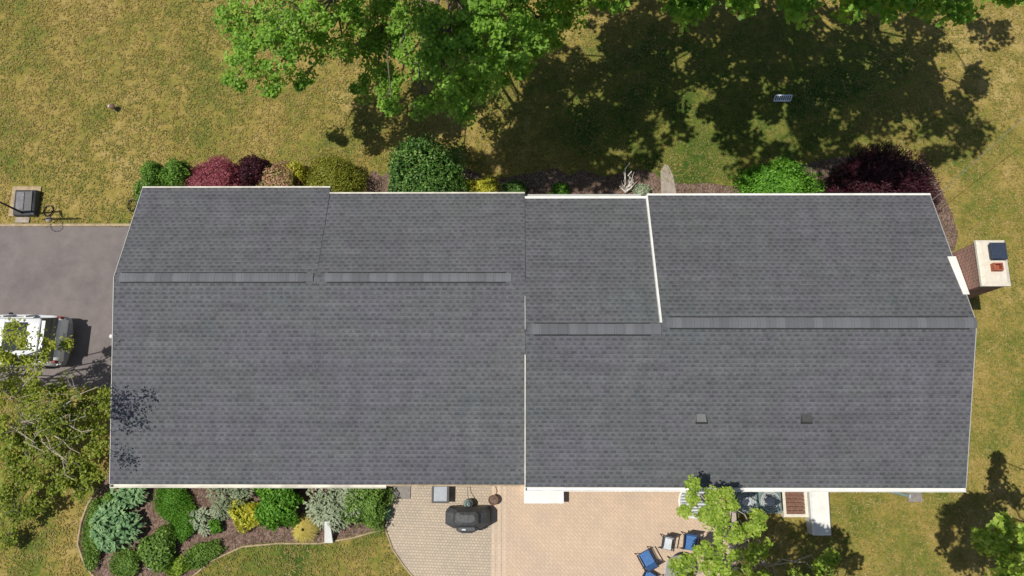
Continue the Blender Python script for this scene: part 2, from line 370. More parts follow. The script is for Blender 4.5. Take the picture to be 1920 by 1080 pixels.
M['peach'] = leafmat('peach_green_leaves', [(.16, .20, .04), (.34, .30, .10), (.55, .36, .22), (.55, .24, .22)], .25)
M['gold'] = leafmat('yellow_olive_leaves', [(.12, .14, .016), (.22, .24, .022), (.34, .34, .05)], .25)
M['yellow'] = leafmat('yellow_leaves', [(.30, .34, .025), (.52, .52, .045), (.70, .64, .12)], .3)
M['bluegreen'] = leafmat('blue_green_leaves', [(.08, .17, .06), (.14, .27, .11), (.24, .38, .18), (.36, .50, .23)], .15)
M['silver'] = leafmat('silver_leaves', [(.20, .26, .15), (.36, .42, .27), (.52, .56, .42)], .2)
M['strawgrass'] = leafmat('straw_blades', [(.42, .38, .06), (.65, .56, .14), (.74, .62, .28)], .3)
M['midgreen'] = leafmat('mid_green_leaves', [(.10, .19, .03), (.18, .31, .055), (.28, .42, .09)], .3)
M['grass'] = leafmat('grass_blades', [(.12, .15, .028), (.20, .20, .045), (.30, .24, .07)], .25)

# ------------------------------------------------------------------ the setting
def smoothpoly(pts, sub=6):
    out = []; n = len(pts)
    for i in range(n):
        p0, p1, p2, p3 = (Vector(pts[(i + k) % n]) for k in (-1, 0, 1, 2))
        for s in range(sub):
            t = s / sub; out.append(.5 * ((2 * p1) + (p2 - p0) * t + (2 * p0 - 5 * p1 + 4 * p2 - p3) * t * t + (3 * p1 - p0 - 3 * p2 + p3) * t ** 3))
    return out
def sheet(name, pts, z, m, kind='structure', wob=0, seed=0):
    rnd = random.Random(seed); bm = bmesh.new()
    vs = [bm.verts.new((p[0] + rnd.uniform(-wob, wob), p[1] + rnd.uniform(-wob, wob), z)) for p in pts]
    f = bm.faces.new(vs); bmesh.ops.triangulate(bm, faces=[f]); bmesh.ops.recalc_face_normals(bm, faces=bm.faces)
    if sum(f.normal.z for f in bm.faces) < 0: bmesh.ops.reverse_faces(bm, faces=bm.faces)
    me = bpy.data.meshes.new(name); bm.to_mesh(me); bm.free(); me.materials.append(m)
    o = bpy.data.objects.new(name, me); C.objects.link(o); return tag(o, kind=kind)
def g2(u, v, z=0): p = at(u, v, z); return (p.x, p.y)

sheet('ground', [(-250, -250), (250, -250), (250, 250), (-250, 250)], 0, M['lawn'])
dy = at(245, 425).y; dy2 = at(150, 728).y
sheet('driveway', [(-60, dy2 - .25), (-22, dy2 - .1), (-17, dy2), (-12.2, dy2 + .05), (-12.2, dy), (-15, dy), (-24, dy + .02), (-60, dy)], .012, M['asphalt'])
o = MB(); o.box(((-60 - 12.3) / 2, dy + .06, .02), (47.7, .1, .05)); tag(o.build('driveway_edging', M['tan_edge']), kind='structure')
# patio of herringbone brick with its border, and the grey cobbles left of it
XL = at(950, 1000).x; XB = at(921, 1000).x
sheet('patio', [(XL, -14), (at(1378, 1000).x, -14), (at(1378, 1000).x, -.4), (XL, -.4)], .016, M['patio'])
bandw = XL - XB
for i, (a, b_) in enumerate(((0, .3), (.33, .66), (.70, 1.0))):
    sheet('patio_border', [(XB + bandw * a, -14), (XB + bandw * b_, -14), (XB + bandw * b_, -.4), (XB + bandw * a, -.4)], .020, M['band'])
sheet('patio_border_joint', [(XB - .01, -14), (XL + .01, -14), (XL + .01, -.4), (XB - .01, -.4)], .012, M['tan_edge'])
cob = [g2(728, 890), g2(728, 960), g2(722, 990), g2(738, 1030), g2(760, 1062), g2(800, 1110), g2(820, 1180), (XB, at(820, 1180).y), (XB, at(0, 890).y)]
sheet('path', cob, .008, M['cobble'], wob=.02)
# mulch: back garden bed, strips along the front and on the right
bed = [g2(*p) for p in ((208, 880), (176, 930), (156, 975), (150, 1020), (165, 1060), (200, 1100), (260, 1130), (320, 1120), (352, 1085), (398, 1048), (455, 1022), (520, 1016), (600, 1016), (660, 1006), (715, 990), (724, 960), (728, 880))]
bedc = smoothpoly(bed[:-2], 4)[:-8] + [Vector(bed[-2]), Vector(bed[-1])]
sheet('mulch_bed', [Vector(p) for p in bed] , .004, M['mulch'])
e = MB(); edge = [at(u, v, .02) for u, v in ((185, 915), (165, 945), (152, 980), (146, 1020), (160, 1062), (195, 1102), (255, 1134))]
e.tube(edge, .05, 6)
e.tube([at(u, v, .02) for u, v in ((325, 1120), (352, 1088), (398, 1051), (455, 1025), (520, 1019), (600, 1019), (660, 1009), (716, 993))], .035, 6)
e.tube([at(u, v, .01) for u, v in ((722, 990), (736, 1030), (758, 1062), (798, 1110))], .04, 6)
tag(e.build('bed_edging', M['tan_edge']), kind='structure')
fr = [g2(*p) for p in ((690, 400), (684, 345), (700, 318), (716, 330), (760, 300), (850, 300), (885, 322), (930, 336), (980, 328), (1040, 316), (1068, 330), (1090, 318), (1130, 330), (1200, 318), (1226, 326), (1240, 340), (1290, 346), (1330, 341), (1372, 350), (1410, 345), (1500, 310), (1560, 295), (1640, 290), (1740, 305), (1762, 348), (1784, 400), (1798, 440), (1790, 470), (1700, 500), (1690, 440))]
sheet('front_mulch', fr, .005, M['mulch'], wob=.04)
sheet('path', [g2(*p) for p in ((1238, 322), (1246, 308), (1254, 312), (1262, 330), (1270, 375), (1272, 430), (1232, 430), (1240, 375))], .03, M['concrete'])

# ------------------------------------------------------------------ the house
house = thing('house', 'long single storey house under a dark grey shingle roof', 'house')
TH = .10
def slope(x0, x1, ya, za, yb, zb, shear=0):
    """one roof slope as a slab: (ya,za) eave, (yb,zb) ridge; uv in metres, u along the eave"""
    L = math.hypot(yb - ya, zb - za)
    top = [(x0, ya, za), (x1, ya, za), (x1, yb, zb), (x0, yb, zb)]
    bot = [(x, y, z - TH) for x, y, z in top]
    return top, bot, L
def roof_obj(name, x0, x1, yf, zf, yr, zr, yb, zb, off):
    me = bpy.data.meshes.new(name); v = []; f = []; uv = []
    for (ya, za, s) in ((yf, zf, 1), (yb, zb, -1)):
        top, bot, L = slope(x0, x1, ya, za, yr, zr); n = len(v); v += top + bot
        q = [(0, 1, 2, 3), (7, 6, 5, 4), (0, 4, 5, 1), (1, 5, 6, 2), (3, 7, 4, 0)]
        uvs = {0: (x0 + 30 + off, 20), 1: (x1 + 30 + off, 20), 2: (x1 + 30 + off, 20 + L), 3: (x0 + 30 + off, 20 + L)}
        for k in q:
            f.append(tuple(n + i for i in (k if s > 0 else k[::-1])))
            uv += [uvs[i % 4] for i in (k if s > 0 else k[::-1])]
    me.from_pydata(v, [], f); me.update(); ul = me.uv_layers.new(name='UVMap')
    for i, c in enumerate(uv): ul.data[i].uv = c
    bm = bmesh.new(); bm.from_mesh(me); bmesh.ops.recalc_face_normals(bm, faces=bm.faces); bm.to_mesh(me); bm.free()
    me.materials.append(M['shingle'])
    o = bpy.data.objects.new(name, me); C.objects.link(o); o.parent = house; return o
def ridge(parent, x0, x1, y, z, wl=.145, sf=.3, sb=.3):
    a = MB()   # black strip under the caps, a little wider: painted shade lines along both edges
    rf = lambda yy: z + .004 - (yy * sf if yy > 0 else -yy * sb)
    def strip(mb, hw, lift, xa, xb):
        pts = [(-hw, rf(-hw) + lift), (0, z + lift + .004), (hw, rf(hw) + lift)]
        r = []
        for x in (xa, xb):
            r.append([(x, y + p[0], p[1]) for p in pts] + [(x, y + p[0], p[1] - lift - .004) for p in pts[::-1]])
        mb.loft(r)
    strip(a, wl + .04, .012, x0, x1); a.build('ridge_shade_strip', M['dark'], parent)
    b = MB(); x = x0 - .12; rnd = random.Random(int(x0 * 10))
    while x < x1 + .1:
        strip(b, wl + rnd.uniform(-.004, .004), .028 + rnd.uniform(0, .006), x, x + .285); x += .29
    b.build('ridge_cap', M['cap'], parent)
YLf, YLr = 8.9, 5.44
RL = roof_obj('roof', -13.05, -6.50, 8.90, 2.955, 5.44, 4.053, -1.08, 2.852, 0); RL['label'] = 'leftmost low roof section with a shallow rear slope'
R2 = roof_obj('roof', -6.50, .255, 8.67, 3.0, 5.44, 4.05, -1.08, 2.85, .11); R2['label'] = 'second roof section from the driveway end'
ZR3 = 4.59
R3 = roof_obj('roof', .255, 4.46, 8.49, 3.035, 3.67, ZR3, -1.14, 3.0, .05); R3['label'] = 'narrow middle roof section edged in white'
R4 = roof_obj('roof', 4.46, 14.15, 8.56, 3.10, 3.86, 4.655, -1.145, 3.0, .2); R4['label'] = 'highest roof section at the chimney end'
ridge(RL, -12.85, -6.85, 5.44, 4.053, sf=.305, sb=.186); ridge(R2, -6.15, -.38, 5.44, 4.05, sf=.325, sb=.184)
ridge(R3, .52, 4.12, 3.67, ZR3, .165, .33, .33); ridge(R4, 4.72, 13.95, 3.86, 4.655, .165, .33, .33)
# gutters and trims
def bar(name, x0, x1, y, z, wy, wz, m, parent):
    return MB().box(((x0 + x1) / 2, y, z), (x1 - x0, wy, wz)).build(name, m, parent)
def gutter(x0, x1, y, ztop, s, m, parent, wd=.11):
    """open K-style gutter running along X on side s"""
    g = MB()
    g.box(((x0 + x1) / 2, y + s * .008, ztop - .07), (x1 - x0, .012, .13)); g.box(((x0 + x1) / 2, y + s * wd, ztop - .06), (x1 - x0, .022, .11))
    g.box(((x0 + x1) / 2, y + s * wd / 2, ztop - .125), (x1 - x0, wd, .012))
    for x in (x0, x1): g.box((x, y + s * wd / 2, ztop - .065), (.012, wd + .01, .118))
    o = g.build('gutter', m, parent); return o
bar('fascia', -13.05, -6.5, 8.915, 2.93, .05, .17, M['offwhite'], house)
bar('fascia', -6.5, .255, 8.685, 2.955, .05, .17, M['offwhite'], house)
bar('fascia', .255, 4.46, 8.515, 2.955, .085, .17, M['white'], house)
bar('fascia', 4.46, 14.15, 8.58, 3.06, .07, .17, M['white'], house)
bar('porch_beam', .26, 4.3, 8.68, 2.70, .07, .2, M['greytrim'], house)
gutter(-13.05, -4.2, -1.085, 2.86, -1, M['offwhite'], house, .10); bar('fascia', -4.19, .25, -1.105, 2.80, .05, .12, M['tan_edge'], house)
gutter(.255, 14.15, -1.15, 3.0, -1, M['white'], house, .115)
def gut_inner(): pass
# rake boards: a white board under each roof edge, drip edge a finger wide on top
def rake(x, pts, wd, m, top=.012, dep=.16, name='rake_board'):
    r = MB()
    for (ya, za), (yb, zb) in zip(pts[:-1], pts[1:]):
        r.loft([[(x - wd / 2, y, z + top), (x + wd / 2, y, z + top), (x + wd / 2, y, z - dep), (x - wd / 2, y, z - dep)] for y, z in ((ya, za), (yb, zb))])
    return r.build(name, m, house)
rake(4.45, [(8.56, 3.10), (3.86, 4.655)], .062, M['white'], dep=.12)
rake(.243, [(4.8, 4.21), (3.67, ZR3)], .022, M['greytrim'], top=.006, dep=.3)
rake(.243, [(2.9, 4.34), (-1.14, 3.0)], .034, M['offwhite'], top=.006, dep=.3)
rake(-13.07, [(8.9, 2.955), (5.44, 4.06), (-1.08, 2.856)], .022, M['greytrim'], top=.004)
rake(14.165, [(8.56, 3.10), (3.86, 4.655), (-1.145, 3.0)], .02, M['greytrim'], top=.003)
# walls
def wall(x0, x1, y0, y1, zt, m):
    b = MB()
    b.box(((x0 + x1) / 2, y0, zt / 2), (x1 - x0, .2, zt)); b.box(((x0 + x1) / 2, y1, zt / 2), (x1 - x0, .2, zt))
    b.box((x0 + .1, (y0 + y1) / 2, zt / 2), (.2, y1 - y0 - .2, zt)); b.box((x1 - .1, (y0 + y1) / 2, zt / 2), (.2, y1 - y0 - .2, zt))
    return b.build('wall', m, house)
wall(-12.7, .3, -.55, 8.2, 2.72, M['siding']); wall(.31, 13.75, -.6, 7.9, 2.82, M['brick_wall'])
def gable(x, pts, m):
    g = MB(); g.loft([[(x + dx, y, z) for y, z in pts] for dx in (-.09, .09)]); g.build('gable_wall', m, house)
gable(-12.6, [(-.65, 2.72), (8.3, 2.72), (8.3, 3.08), (5.44, 3.96), (-.65, 2.82)], M['siding'])
gable(13.66, [(-.7, 2.83), (8.0, 2.83), (8.0, 3.14), (3.86, 4.53), (-.7, 3.02)], M['brick_wall'])
gable(.45, [(-.7, 2.83), (8.0, 2.83), (8.0, 3.03), (3.67, 4.46), (-.7, 3.02)], M['siding'])
def window(x, y, z, wd, ht, s):
    f = MB()
    for dx in (-wd / 2, wd / 2): f.box((x + dx, y, z), (.07, .08, ht + .07))
    for dz in (-ht / 2, ht / 2): f.box((x, y, z + dz), (wd - .07, .08, .07))
    f.box((x, y, z), (.04, .05, ht - .07)); o = f.build('window', M['white'], house)
    MB().box((x, y - s * .01, z), (wd, .02, ht)).build('pane', M['glass'], o)
for x in (-10.5, -7.2, -3.2): window(x, -.68, 1.6, 1.3, 1.1, -1); window(x, 8.33, 1.6, 1.3, 1.1, 1)
for x in (5.8, 8.6, 11.6): window(x, -.73, 1.65, 1.4, 1.1, -1); window(x, 8.03, 1.65, 1.5, 1.2, 1)
d = MB().box((3.0, 8.03, 1.1), (1.0, .06, 2.1)).build('door', M['white'], house); MB().box((3.38, 8.09, 1.05), (.05, .06, .12)).build('handle', M['steel'], d)
d = MB().box((2.2, -.73, 1.1), (1.8, .06, 2.1)).build('door', M['glass'], house); MB().box((2.2, -.78, 1.1), (.06, .04, 2.1)).build('frame', M['white'], d)
for y in (1.3, 4.2, 6.6):
    gd = MB().box((-12.73, y, 1.1), (.06, 2.3, 2.1)).build('garage_door', M['white'], house)
    pn = MB()
    for z in (.45, .97, 1.49, 2.0): pn.box((-12.77, y, z), (.02, 2.2, .4))
    pn.build('door_panel', M['offwhite'], gd)
# roof vents
for (u, v, m) in ((1315, 785, 'greytrim'), (1512, 785, 'cover')):
    p = at(u, v, 3.75); zz = 3.0 + (p.y + 1.145) * (1.655 / 5.005)
    vb = MB(); vb.loft([[(p.x - .16, p.y - .1, zz - .03), (p.x + .16, p.y - .1, zz - .03), (p.x + .16, p.y + .14, zz + .06), (p.x - .16, p.y + .14, zz + .06)],
                        [(p.x - .15, p.y - .1, zz + .13), (p.x + .15, p.y - .1, zz + .13), (p.x + .13, p.y + .14, zz + .10), (p.x - .13, p.y + .14, zz + .10)]])
    vo_ = vb.build('roof_vent', mat('vent_metal', (.17, .17, .17) if m == 'greytrim' else (.075, .075, .075), .6, .3, nscale=9, namp=.15), R4, bevel=.01)
    MB().box((p.x, p.y - .135, zz + .03), (.34, .06, .07)).build('vent_base_strip', M['dark'], vo_)  # dark strip along the base of the vent
# chimney
ct = [at(1830, 450, 5.1), at(1887, 452, 5.1), at(1894, 533, 5.1), at(1840, 536, 5.1)]
cx0 = (ct[0].x + ct[3].x) / 2 + .02; cx1 = (ct[1].x + ct[2].x) / 2; cy1 = ct[0].y; cy0 = ct[3].y
ch = MB().box(((cx0 + cx1) / 2 + .01, (cy0 + cy1) / 2, 2.49), (cx1 - cx0 - .08, cy1 - cy0 - .08, 4.98)).build('chimney', M['brick'], house)
cc = MB(); cc.loft([[(cx0, cy0, 4.98), (cx1, cy0, 4.98), (cx1, cy1, 4.98), (cx0, cy1, 4.98)], [(cx0, cy0, 5.07), (cx1, cy0, 5.07), (cx1, cy1, 5.07), (cx0, cy1, 5.07)],
                    [(cx0 + .12, cy0 + .12, 5.12), (cx1 - .12, cy0 + .12, 5.12), (cx1 - .12, cy1 - .12, 5.12), (cx0 + .12, cy1 - .12, 5.12)]])
cc.build('chimney_cap', M['cream_cap'], ch)
p = at(1871, 471, 5.25); f = MB(); f.box((p.x, p.y, 5.2), (.42, .46, .16)); f.box((p.x, p.y, 5.30), (.50, .54, .05), taper=.9); f.build('flue_cover', M['bluemetal'], ch, bevel=.012)
p = at(1869, 501, 5.2); f = MB()
for a, b_, c, d in ((-.12, 0, .04, .24), (.12, 0, .04, .24), (0, -.1, .20, .04), (0, .1, .20, .04)): f.box((p.x + a, p.y + b_, 5.2), (c, d, .2))
f.box((p.x, p.y, 5.13), (.2, .16, .04)); f.build('flue', M['clay'], ch)
fl = MB(); a0 = at(1779, 479, 4.05); a1 = at(1798, 476, 4.05); b0 = at(1808, 552, 4.38); b1 = at(1821, 546, 4.38)
zA, zB = 3.10 + (8.56 - a0.y) * .331 + .03, 3.10 + (8.56 - b0.y) * .331 + .03
fl.loft([[(13.98, a0.y, zA), (14.23, a0.y, zA + .03), (14.23, a0.y, zA - .1), (13.98, a0.y, zA - .02)], [(14.05, b0.y, zB), (14.23, b0.y, zB + .03), (14.23, b0.y, zB - .1), (14.05, b0.y, zB - .02)]])
fl.build('chimney_flashing', M['white'], ch)
# flood light at the roof edge by the driveway
MB().lathe([(.02, 0), (.07, .02), (.08, .08), (.05, .12), (.01, .13)], tuple(at(209, 630, 3.25) + Vector((-.02, 0, -.12))), 10).build('flood_light', M['white'], house, smooth=True)

# ------------------------------------------------------------------ plants
def limbs(mb, a, b, r0, r1, rnd, n=5, wob=.08):
    a = Vector(a); b = Vector(b); L = (b - a).length; pts = []
    for i in range(n + 1):
        t = i / n; p = a.lerp(b, t)
        if 0 < i < n: p += Vector([rnd.uniform(-1, 1) * wob * L * .35 for _ in range(3)])
        p.z += math.sin(t * math.pi) * .06 * L; pts.append(p)
    mb.tube(pts, [r0 + (r1 - r0) * i / n for i in range(n + 1)], 6 if r0 > .03 else 4, cap=True); return pts

def tree(name, label, cat, base, lobes, m, bark='bark', tr=.25, seed=1, leaf=(.16, .11), dens=1.0, clump=.34, per=34, group=None, fork=.35, spread=.75, bareness=0):
    """trunk, limbs to every lobe (centre, radius), twigs and clumps of leaves spread through the lobes"""
    rnd = random.Random(seed); rng = np.random.default_rng(seed)
    bx, by = base; t = thing(name, label, cat, (bx, by, 0), 0, group)
    L0 = [(Vector(c) - Vector((bx, by, 0)), r) for c, r in lobes]
    top = max(c.z for c, r in L0); tb = MB(); cen = sum((c for c, r in L0), Vector()) / len(L0)
    fz = top * fork; fp = Vector((cen.x * .12, cen.y * .12, fz))
    fork_ = fork; tb.tube([(0, 0, -.1), (0, 0, .15), fp * .5 + Vector((.03, .02, 0)), fp, Vector((cen.x * .25, cen.y * .25, top * .72))], [tr * 1.35, tr * 1.05, tr * .9, tr * .75, tr * .35], 9)
    CL = []
    for c, r in L0:
        s = fp.lerp(Vector((cen.x * .25, cen.y * .25, top * .72)), rnd.uniform(0, .7))
        pts = limbs(tb, s, c, tr * .24, .018, rnd, 6, .22)
        k = max(6, int(dens * 9.5 * (r / .8) ** 2))
        for _ in range(k):
            d = rng.normal(0, 1, 3); d /= np.linalg.norm(d); d[2] = d[2] * .62 + .10
            q = c + Vector(d) * r * rnd.uniform(.45, 1.08)
            CL.append(q)
            if rnd.random() < .4: limbs(tb, c.lerp(pts[-2], rnd.random() * .6), q, .022, .006, rnd, 3, .2)
    CL = np.array([tuple(q) for q in CL])
    tb.build('trunk', M[bark], t, smooth=True)
    n = len(CL); cc_ = np.repeat(CL, per, 0); rad = np.repeat(clump * rng.uniform(.55, 1.35, n), per)
    d = rng.normal(0, 1, (n * per, 3)); d /= np.linalg.norm(d, axis=1)[:, None]; d[:, 2] *= .6
    pos = cc_ + d * (rad * rng.uniform(.25, 1.0, n * per) ** .6)[:, None]
    nr = d * .35 + np.array([-.3, -.05, .9])
    quads('crown', leaves(pos, nr, leaf[0], leaf[1], rng, spread * .55), M[m], t); return t

def shrub(name, label, px, hgt, rx, ry, m, n, leaf, seed, cat='shrub', kind='ball', group=None, zc=None, lump=.12, rz=0, bark='bark', flat=.0, core=True):
    lump = lump * 1.35
    """px: pixel of the middle of the plant at half its height"""
    rng = np.random.default_rng(seed); rnd = random.Random(seed)
    c = at(px[0], px[1], hgt * .55); t = thing(name, label, cat, (c.x, c.y, 0), rz, group)
    ns = 6; dirs = rng.normal(0, 1, (ns, 3)); ph = rng.uniform(0, 6, ns); fr = rng.uniform(2, 5, ns)
    d = rng.normal(0, 1, (n, 3)); d[:, 2] = np.abs(d[:, 2]) * 1.0 - .28; d /= np.linalg.norm(d, axis=1)[:, None]
    if kind == 'box':
        q = np.abs(d) ** 3; k = (q.sum(1)) ** (1 / 3); d = d / k[:, None]
    lum = 1 + lump * sum(np.sin(d @ dirs[i] * fr[i] + ph[i]) for i in range(ns)) / 2.2
    rr = lum * rng.uniform(.80, 1.04, n)
    P = np.stack([d[:, 0] * rx * rr, d[:, 1] * ry * rr, hgt * .45 + d[:, 2] * hgt * .55 * rr], 1); P[:, 2] = np.maximum(P[:, 2], .03)
    nr = d.copy(); ax = None; sp = .5
    if kind == 'spiky': ax = d * 1.2 + np.array([0, 0, .3]); sp = .9
    V = leaves(P, nr, leaf[0], leaf[1], rng, sp, ax)
    ex = MB()
    if core:
        ex.lathe([(.05, .02), (rx * .56, hgt * .12), (rx * .66, hgt * .36), (rx * .52, hgt * .58), (rx * .25, hgt * .72), (.03, hgt * .75)], (0, 0, 0), 12)
        ex.v = [(x, y * ry / rx, z) for x, y, z in ex.v]
    ns2 = int(n * .10); i3 = rng.integers(0, n, ns2); P3 = P[i3] * (1 + rng.uniform(.02, .16, (ns2, 1))); V = np.concatenate([V, leaves(P3, nr[i3], leaf[0], leaf[1], rng, .8)])
    # the heart of the bush: more leaves behind the outer ones
    n2 = n // 2; i2 = rng.integers(0, n, n2); V2 = leaves(P[i2] * np.array([.84, .84, .88]), nr[i2], leaf[0], leaf[1], rng, .9)
    quads('foliage', np.concatenate([V, V2]), M[m], t, ex if core else None)
    st = MB()
    for k in range(5):
        a = rnd.uniform(0, 6.28); st.tube([(.03 * math.cos(a), .03 * math.sin(a), -.02), (rx * .4 * math.cos(a), ry * .4 * math.sin(a), hgt * .55)], [.025, .01], 5)
    st.build('stem', M[bark], t); return t

def hosta(name, label, px, hgt, rad, m, nl, seed, ll=.26, lw=.15, group=None, cat='plant', crowns=5, ry=None):
    """broad leaves in arching rosettes"""
    rng = np.random.default_rng(seed); c = at(px[0], px[1], hgt * .5); t = thing(name, label, cat, (c.x, c.y, 0), 0, group)
    cr = [(0, 0)] + [((rad * .55) * math.cos(a), ((ry or rad) * .55) * math.sin(a)) for a in rng.uniform(0, 6.28, crowns - 1)]
    V = []
    for k in range(nl):
        x, y = cr[k % len(cr)]; a = rng.uniform(0, 2 * math.pi); q = rng.uniform(.12, 1); r = rad * .55 * q
        d = np.array([math.cos(a), math.sin(a), 0]); base = np.array([x, y, 0]) + d * r * .8
        z = hgt * (1.0 - .55 * q * q) * rng.uniform(.8, 1.05); L = ll * rng.uniform(.7, 1.2); W = lw * rng.uniform(.75, 1.2)
        s = np.array([-d[1], d[0], 0]); dro = -.55 * q * L
        p0 = base + [0, 0, z]; pm = base + d * L * .5 + [0, 0, z + .02]; p1 = base + d * L + [0, 0, z + dro]
        V.append([p0, pm + s * W / 2 + [0, 0, .03], p1, pm]); V.append([p0, pm, p1, pm - s * W / 2 + [0, 0, .03]])
    quads('foliage', np.array(V), M[m], t)
    st = MB()
    for x, y in cr:
        for k in range(5):
            a = rng.uniform(0, 6.28); st.tube([(x, y, 0), (x + rad * .22 * math.cos(a), y + rad * .22 * math.sin(a), hgt * .75)], [.012, .006], 4)
    st.build('stem', M['midgreen'], t); return t

def blades(name, label, px, hgt, rad, m, nb, seed, wd=.02, cat='ornamental grass'):
    rng = np.random.default_rng(seed); c = at(px[0], px[1], hgt * .5); t = thing(name, label, cat, (c.x, c.y, 0)); V = []
    for k in range(nb):
        a = rng.uniform(0, 2 * math.pi); q = rng.uniform(.2, 1); d = np.array([math.cos(a), math.sin(a), 0]); s = np.array([-d[1], d[0], 0]) * wd
        pts = [d * .04, d * rad * q * .45 + [0, 0, hgt * (1 - .2 * q)], d * rad * q + [0, 0, hgt * (1 - .75 * q)]]
        V.append([pts[0] - s / 2, pts[0] + s / 2, pts[1] + s / 2, pts[1] - s / 2]); V.append([pts[1] - s / 2, pts[1] + s / 2, pts[2] + s * .1, pts[2] - s * .1])
    quads('foliage', np.array(V), M[m], t); MB().lathe([(.06, 0), (.05, .06), (.01, .1)], n=8).build('stem', M['palebark'], t); return t

# front foundation planting
shrub('boxwood_shrub', 'small green clipped shrub at the left end of the front planting', (289, 330), 1.1, .34, .52, 'box', 2600, (.07, .05), 11, kind='box')
shrub('boxwood_shrub', 'taller bright green clipped shrub beside the burgundy barberry', (335, 327), 1.3, .52, .55, 'box', 3600, (.07, .05), 12, kind='box')
shrub('groundcover_shrub', 'low green plant at the corner of the house by the driveway', (266, 358), .5, .3, .42, 'midgreen', 900, (.09, .06), 13)
shrub('barberry_shrub', 'large burgundy barberry bush with spiky twigs against the front eave', (406, 345), 1.4, .98, 1.05, 'burgundy', 8000, (.11, .028), 14, kind='spiky', lump=.1)
shrub('barberry_shrub', 'smaller dark burgundy barberry bush behind the pink flowering shrub', (476, 325), 1.1, .68, .72, 'maroon', 4200, (.11, .035), 15, kind='spiky')
shrub('flowering_shrub', 'peach and green mottled shrub between burgundy and olive bushes', (522, 340), 1.0, .78, .72, 'peach', 3600, (.09, .06), 16)
shrub('flowering_shrub', 'small yellow tipped shrub beside the olive bush', (554, 322), .8, .36, .36, 'yellow', 900, (.08, .05), 17)
shrub('holly_shrub', 'round olive yellow bush casting a black shadow to its right', (624, 345), 1.5, 1.05, 1.15, 'gold', 8000, (.065, .045), 18, lump=.07)
shrub('yew_shrub', 'very large rounded dark green bush at the front of the house', (792, 345), 2.0, 1.42, 1.7, 'darkgreen', 11000, (.11, .075), 19, lump=.18)
shrub('golden_shrub', 'small yellow green shrub right beside the large dark bush', (880, 352), .6, .2, .32, 'yellow', 600, (.09, .06), 20)
shrub('golden_shrub', 'low orange yellow shrub in front of the long eave', (911, 350), .55, .42, .42, 'yellow', 1300, (.08, .06), 21)
shrub('low_shrub', 'low dark green plant in the shade right of the golden shrubs', (962, 356), .45, .5, .36, 'darkgreen', 1300, (.09, .06), 22)
shrub('low_shrub', 'small bright green tuft at the front of the middle roof section', (1052, 357), .4, .34, .3, 'brightgreen', 1000, (.09, .05), 23)
shrub('low_shrub', 'pale grey green plant beside the bare white branches', (1204, 358), .35, .32, .26, 'silver', 500, (.10, .06), 24)
shrub('azalea_shrub', 'wide bright green shrub left of the dark red maple', (1458, 354), 1.3, 1.35, .95, 'brightgreen', 7500, (.11, .08), 25, lump=.18)
# weeping red maple at the front right corner
mt = shrub('japanese_maple', 'dark maroon weeping maple at the front corner of the house', (1650, 350), 1.8, 1.8, 1.5, 'maroon', 12000, (.15, .035), 26, cat='tree', kind='spiky', lump=.14)
# bare white branches
wb = thing('bare_shrub', 'leafless white branches sticking up beside the front path', 'shrub', tuple(at(1174, 362)))
b = MB(); rnd = random.Random(5)
for dx, dyy, z in ((.1, .55, .9), (-.18, .3, .6), (.22, .25, .5), (.0, .8, 1.1), (-.3, .1, .45), (.05, .35, .75)):
    pts = limbs(b, (0, 0, 0), (dx, dyy, z), .045, .018, rnd, 4, .3); limbs(b, pts[2], pts[2] + Vector((rnd.uniform(-.2, .2), rnd.uniform(.05, .25), .2)), .016, .006, rnd, 2, .2)
b.build('branch', M['whitewood'], wb)

# back garden bed
hosta('hosta', 'blue green hosta under the rear eave beside the lawn corner', (243, 918), .5, .62, 'bluegreen', 420, 31, .19, .11)
hosta('hosta', 'large blue green hosta mound in the middle of the left garden bed', (217, 985), .7, .86, 'bluegreen', 760, 32, .18, .11, crowns=11)
shrub('groundcover_plant', 'tall band of mid green groundcover along the left edge of the bed', (176, 995), .35, .36, 1.15, 'midgreen', 3800, (.10, .035), 33, cat='plant', kind='spiky')
shrub('creeping_juniper', 'bright green creeping juniper hugging the rear eave', (322, 940), .45, .62, .78, 'brightgreen', 5200, (.09, .022), 34, cat='plant', kind='spiky')
shrub('creeping_juniper', 'lower lobe of bright green juniper beside grey leaved plants', (347, 978), .40, .42, .62, 'brightgreen', 3400, (.09, .022), 35, cat='plant', kind='spiky')
hosta('silver_plant', 'grey leaved plant with a few pale leaves beside the juniper', (376, 980), .35, .5, 'silver', 200, 36, .16, .07)
hosta('silver_plant', 'silvery lavender clump under the eave left of the round green shrub', (430, 930), .5, .85, 'silver', 800, 37, .13, .05, crowns=9)
shrub('spirea_shrub', 'bright yellow shrub in front of the silvery clump', (462, 963), .55, .58, .5, 'yellow', 1300, (.11, .07), 38, lump=.2)
shrub('azalea_shrub', 'round green shrub in the middle of the rear garden bed', (520, 944), 1.0, .78, .8, 'brightgreen', 4200, (.12, .08), 39, lump=.16)
hosta('silver_plant', 'broad silvery leaved shrub beside the white plank', (632, 940), .75, 1.15, 'silver', 1700, 40, .15, .065, crowns=16, ry=.85)
shrub('perennial_plant', 'fresh green clump at the end of the bed beside the patio', (689, 945), .85, .75, .85, 'midgreen', 4200, (.11, .05), 41, cat='plant', lump=.2)
hosta('hosta', 'single pale hosta at the patio corner of the bed', (718, 960), .35, .28, 'bluegreen', 40, 42, .22, .14, crowns=1)
blades('ornamental_grass', 'straw yellow fountain grass at the edge of the lawn', (571, 992), .5, .55, 'strawgrass', 1100, 43)
shrub('perennial_plant', 'small dark green plant beside the grey leaves', (404, 987), .4, .24, .24, 'brightgreen', 500, (.1, .06), 44, cat='plant')
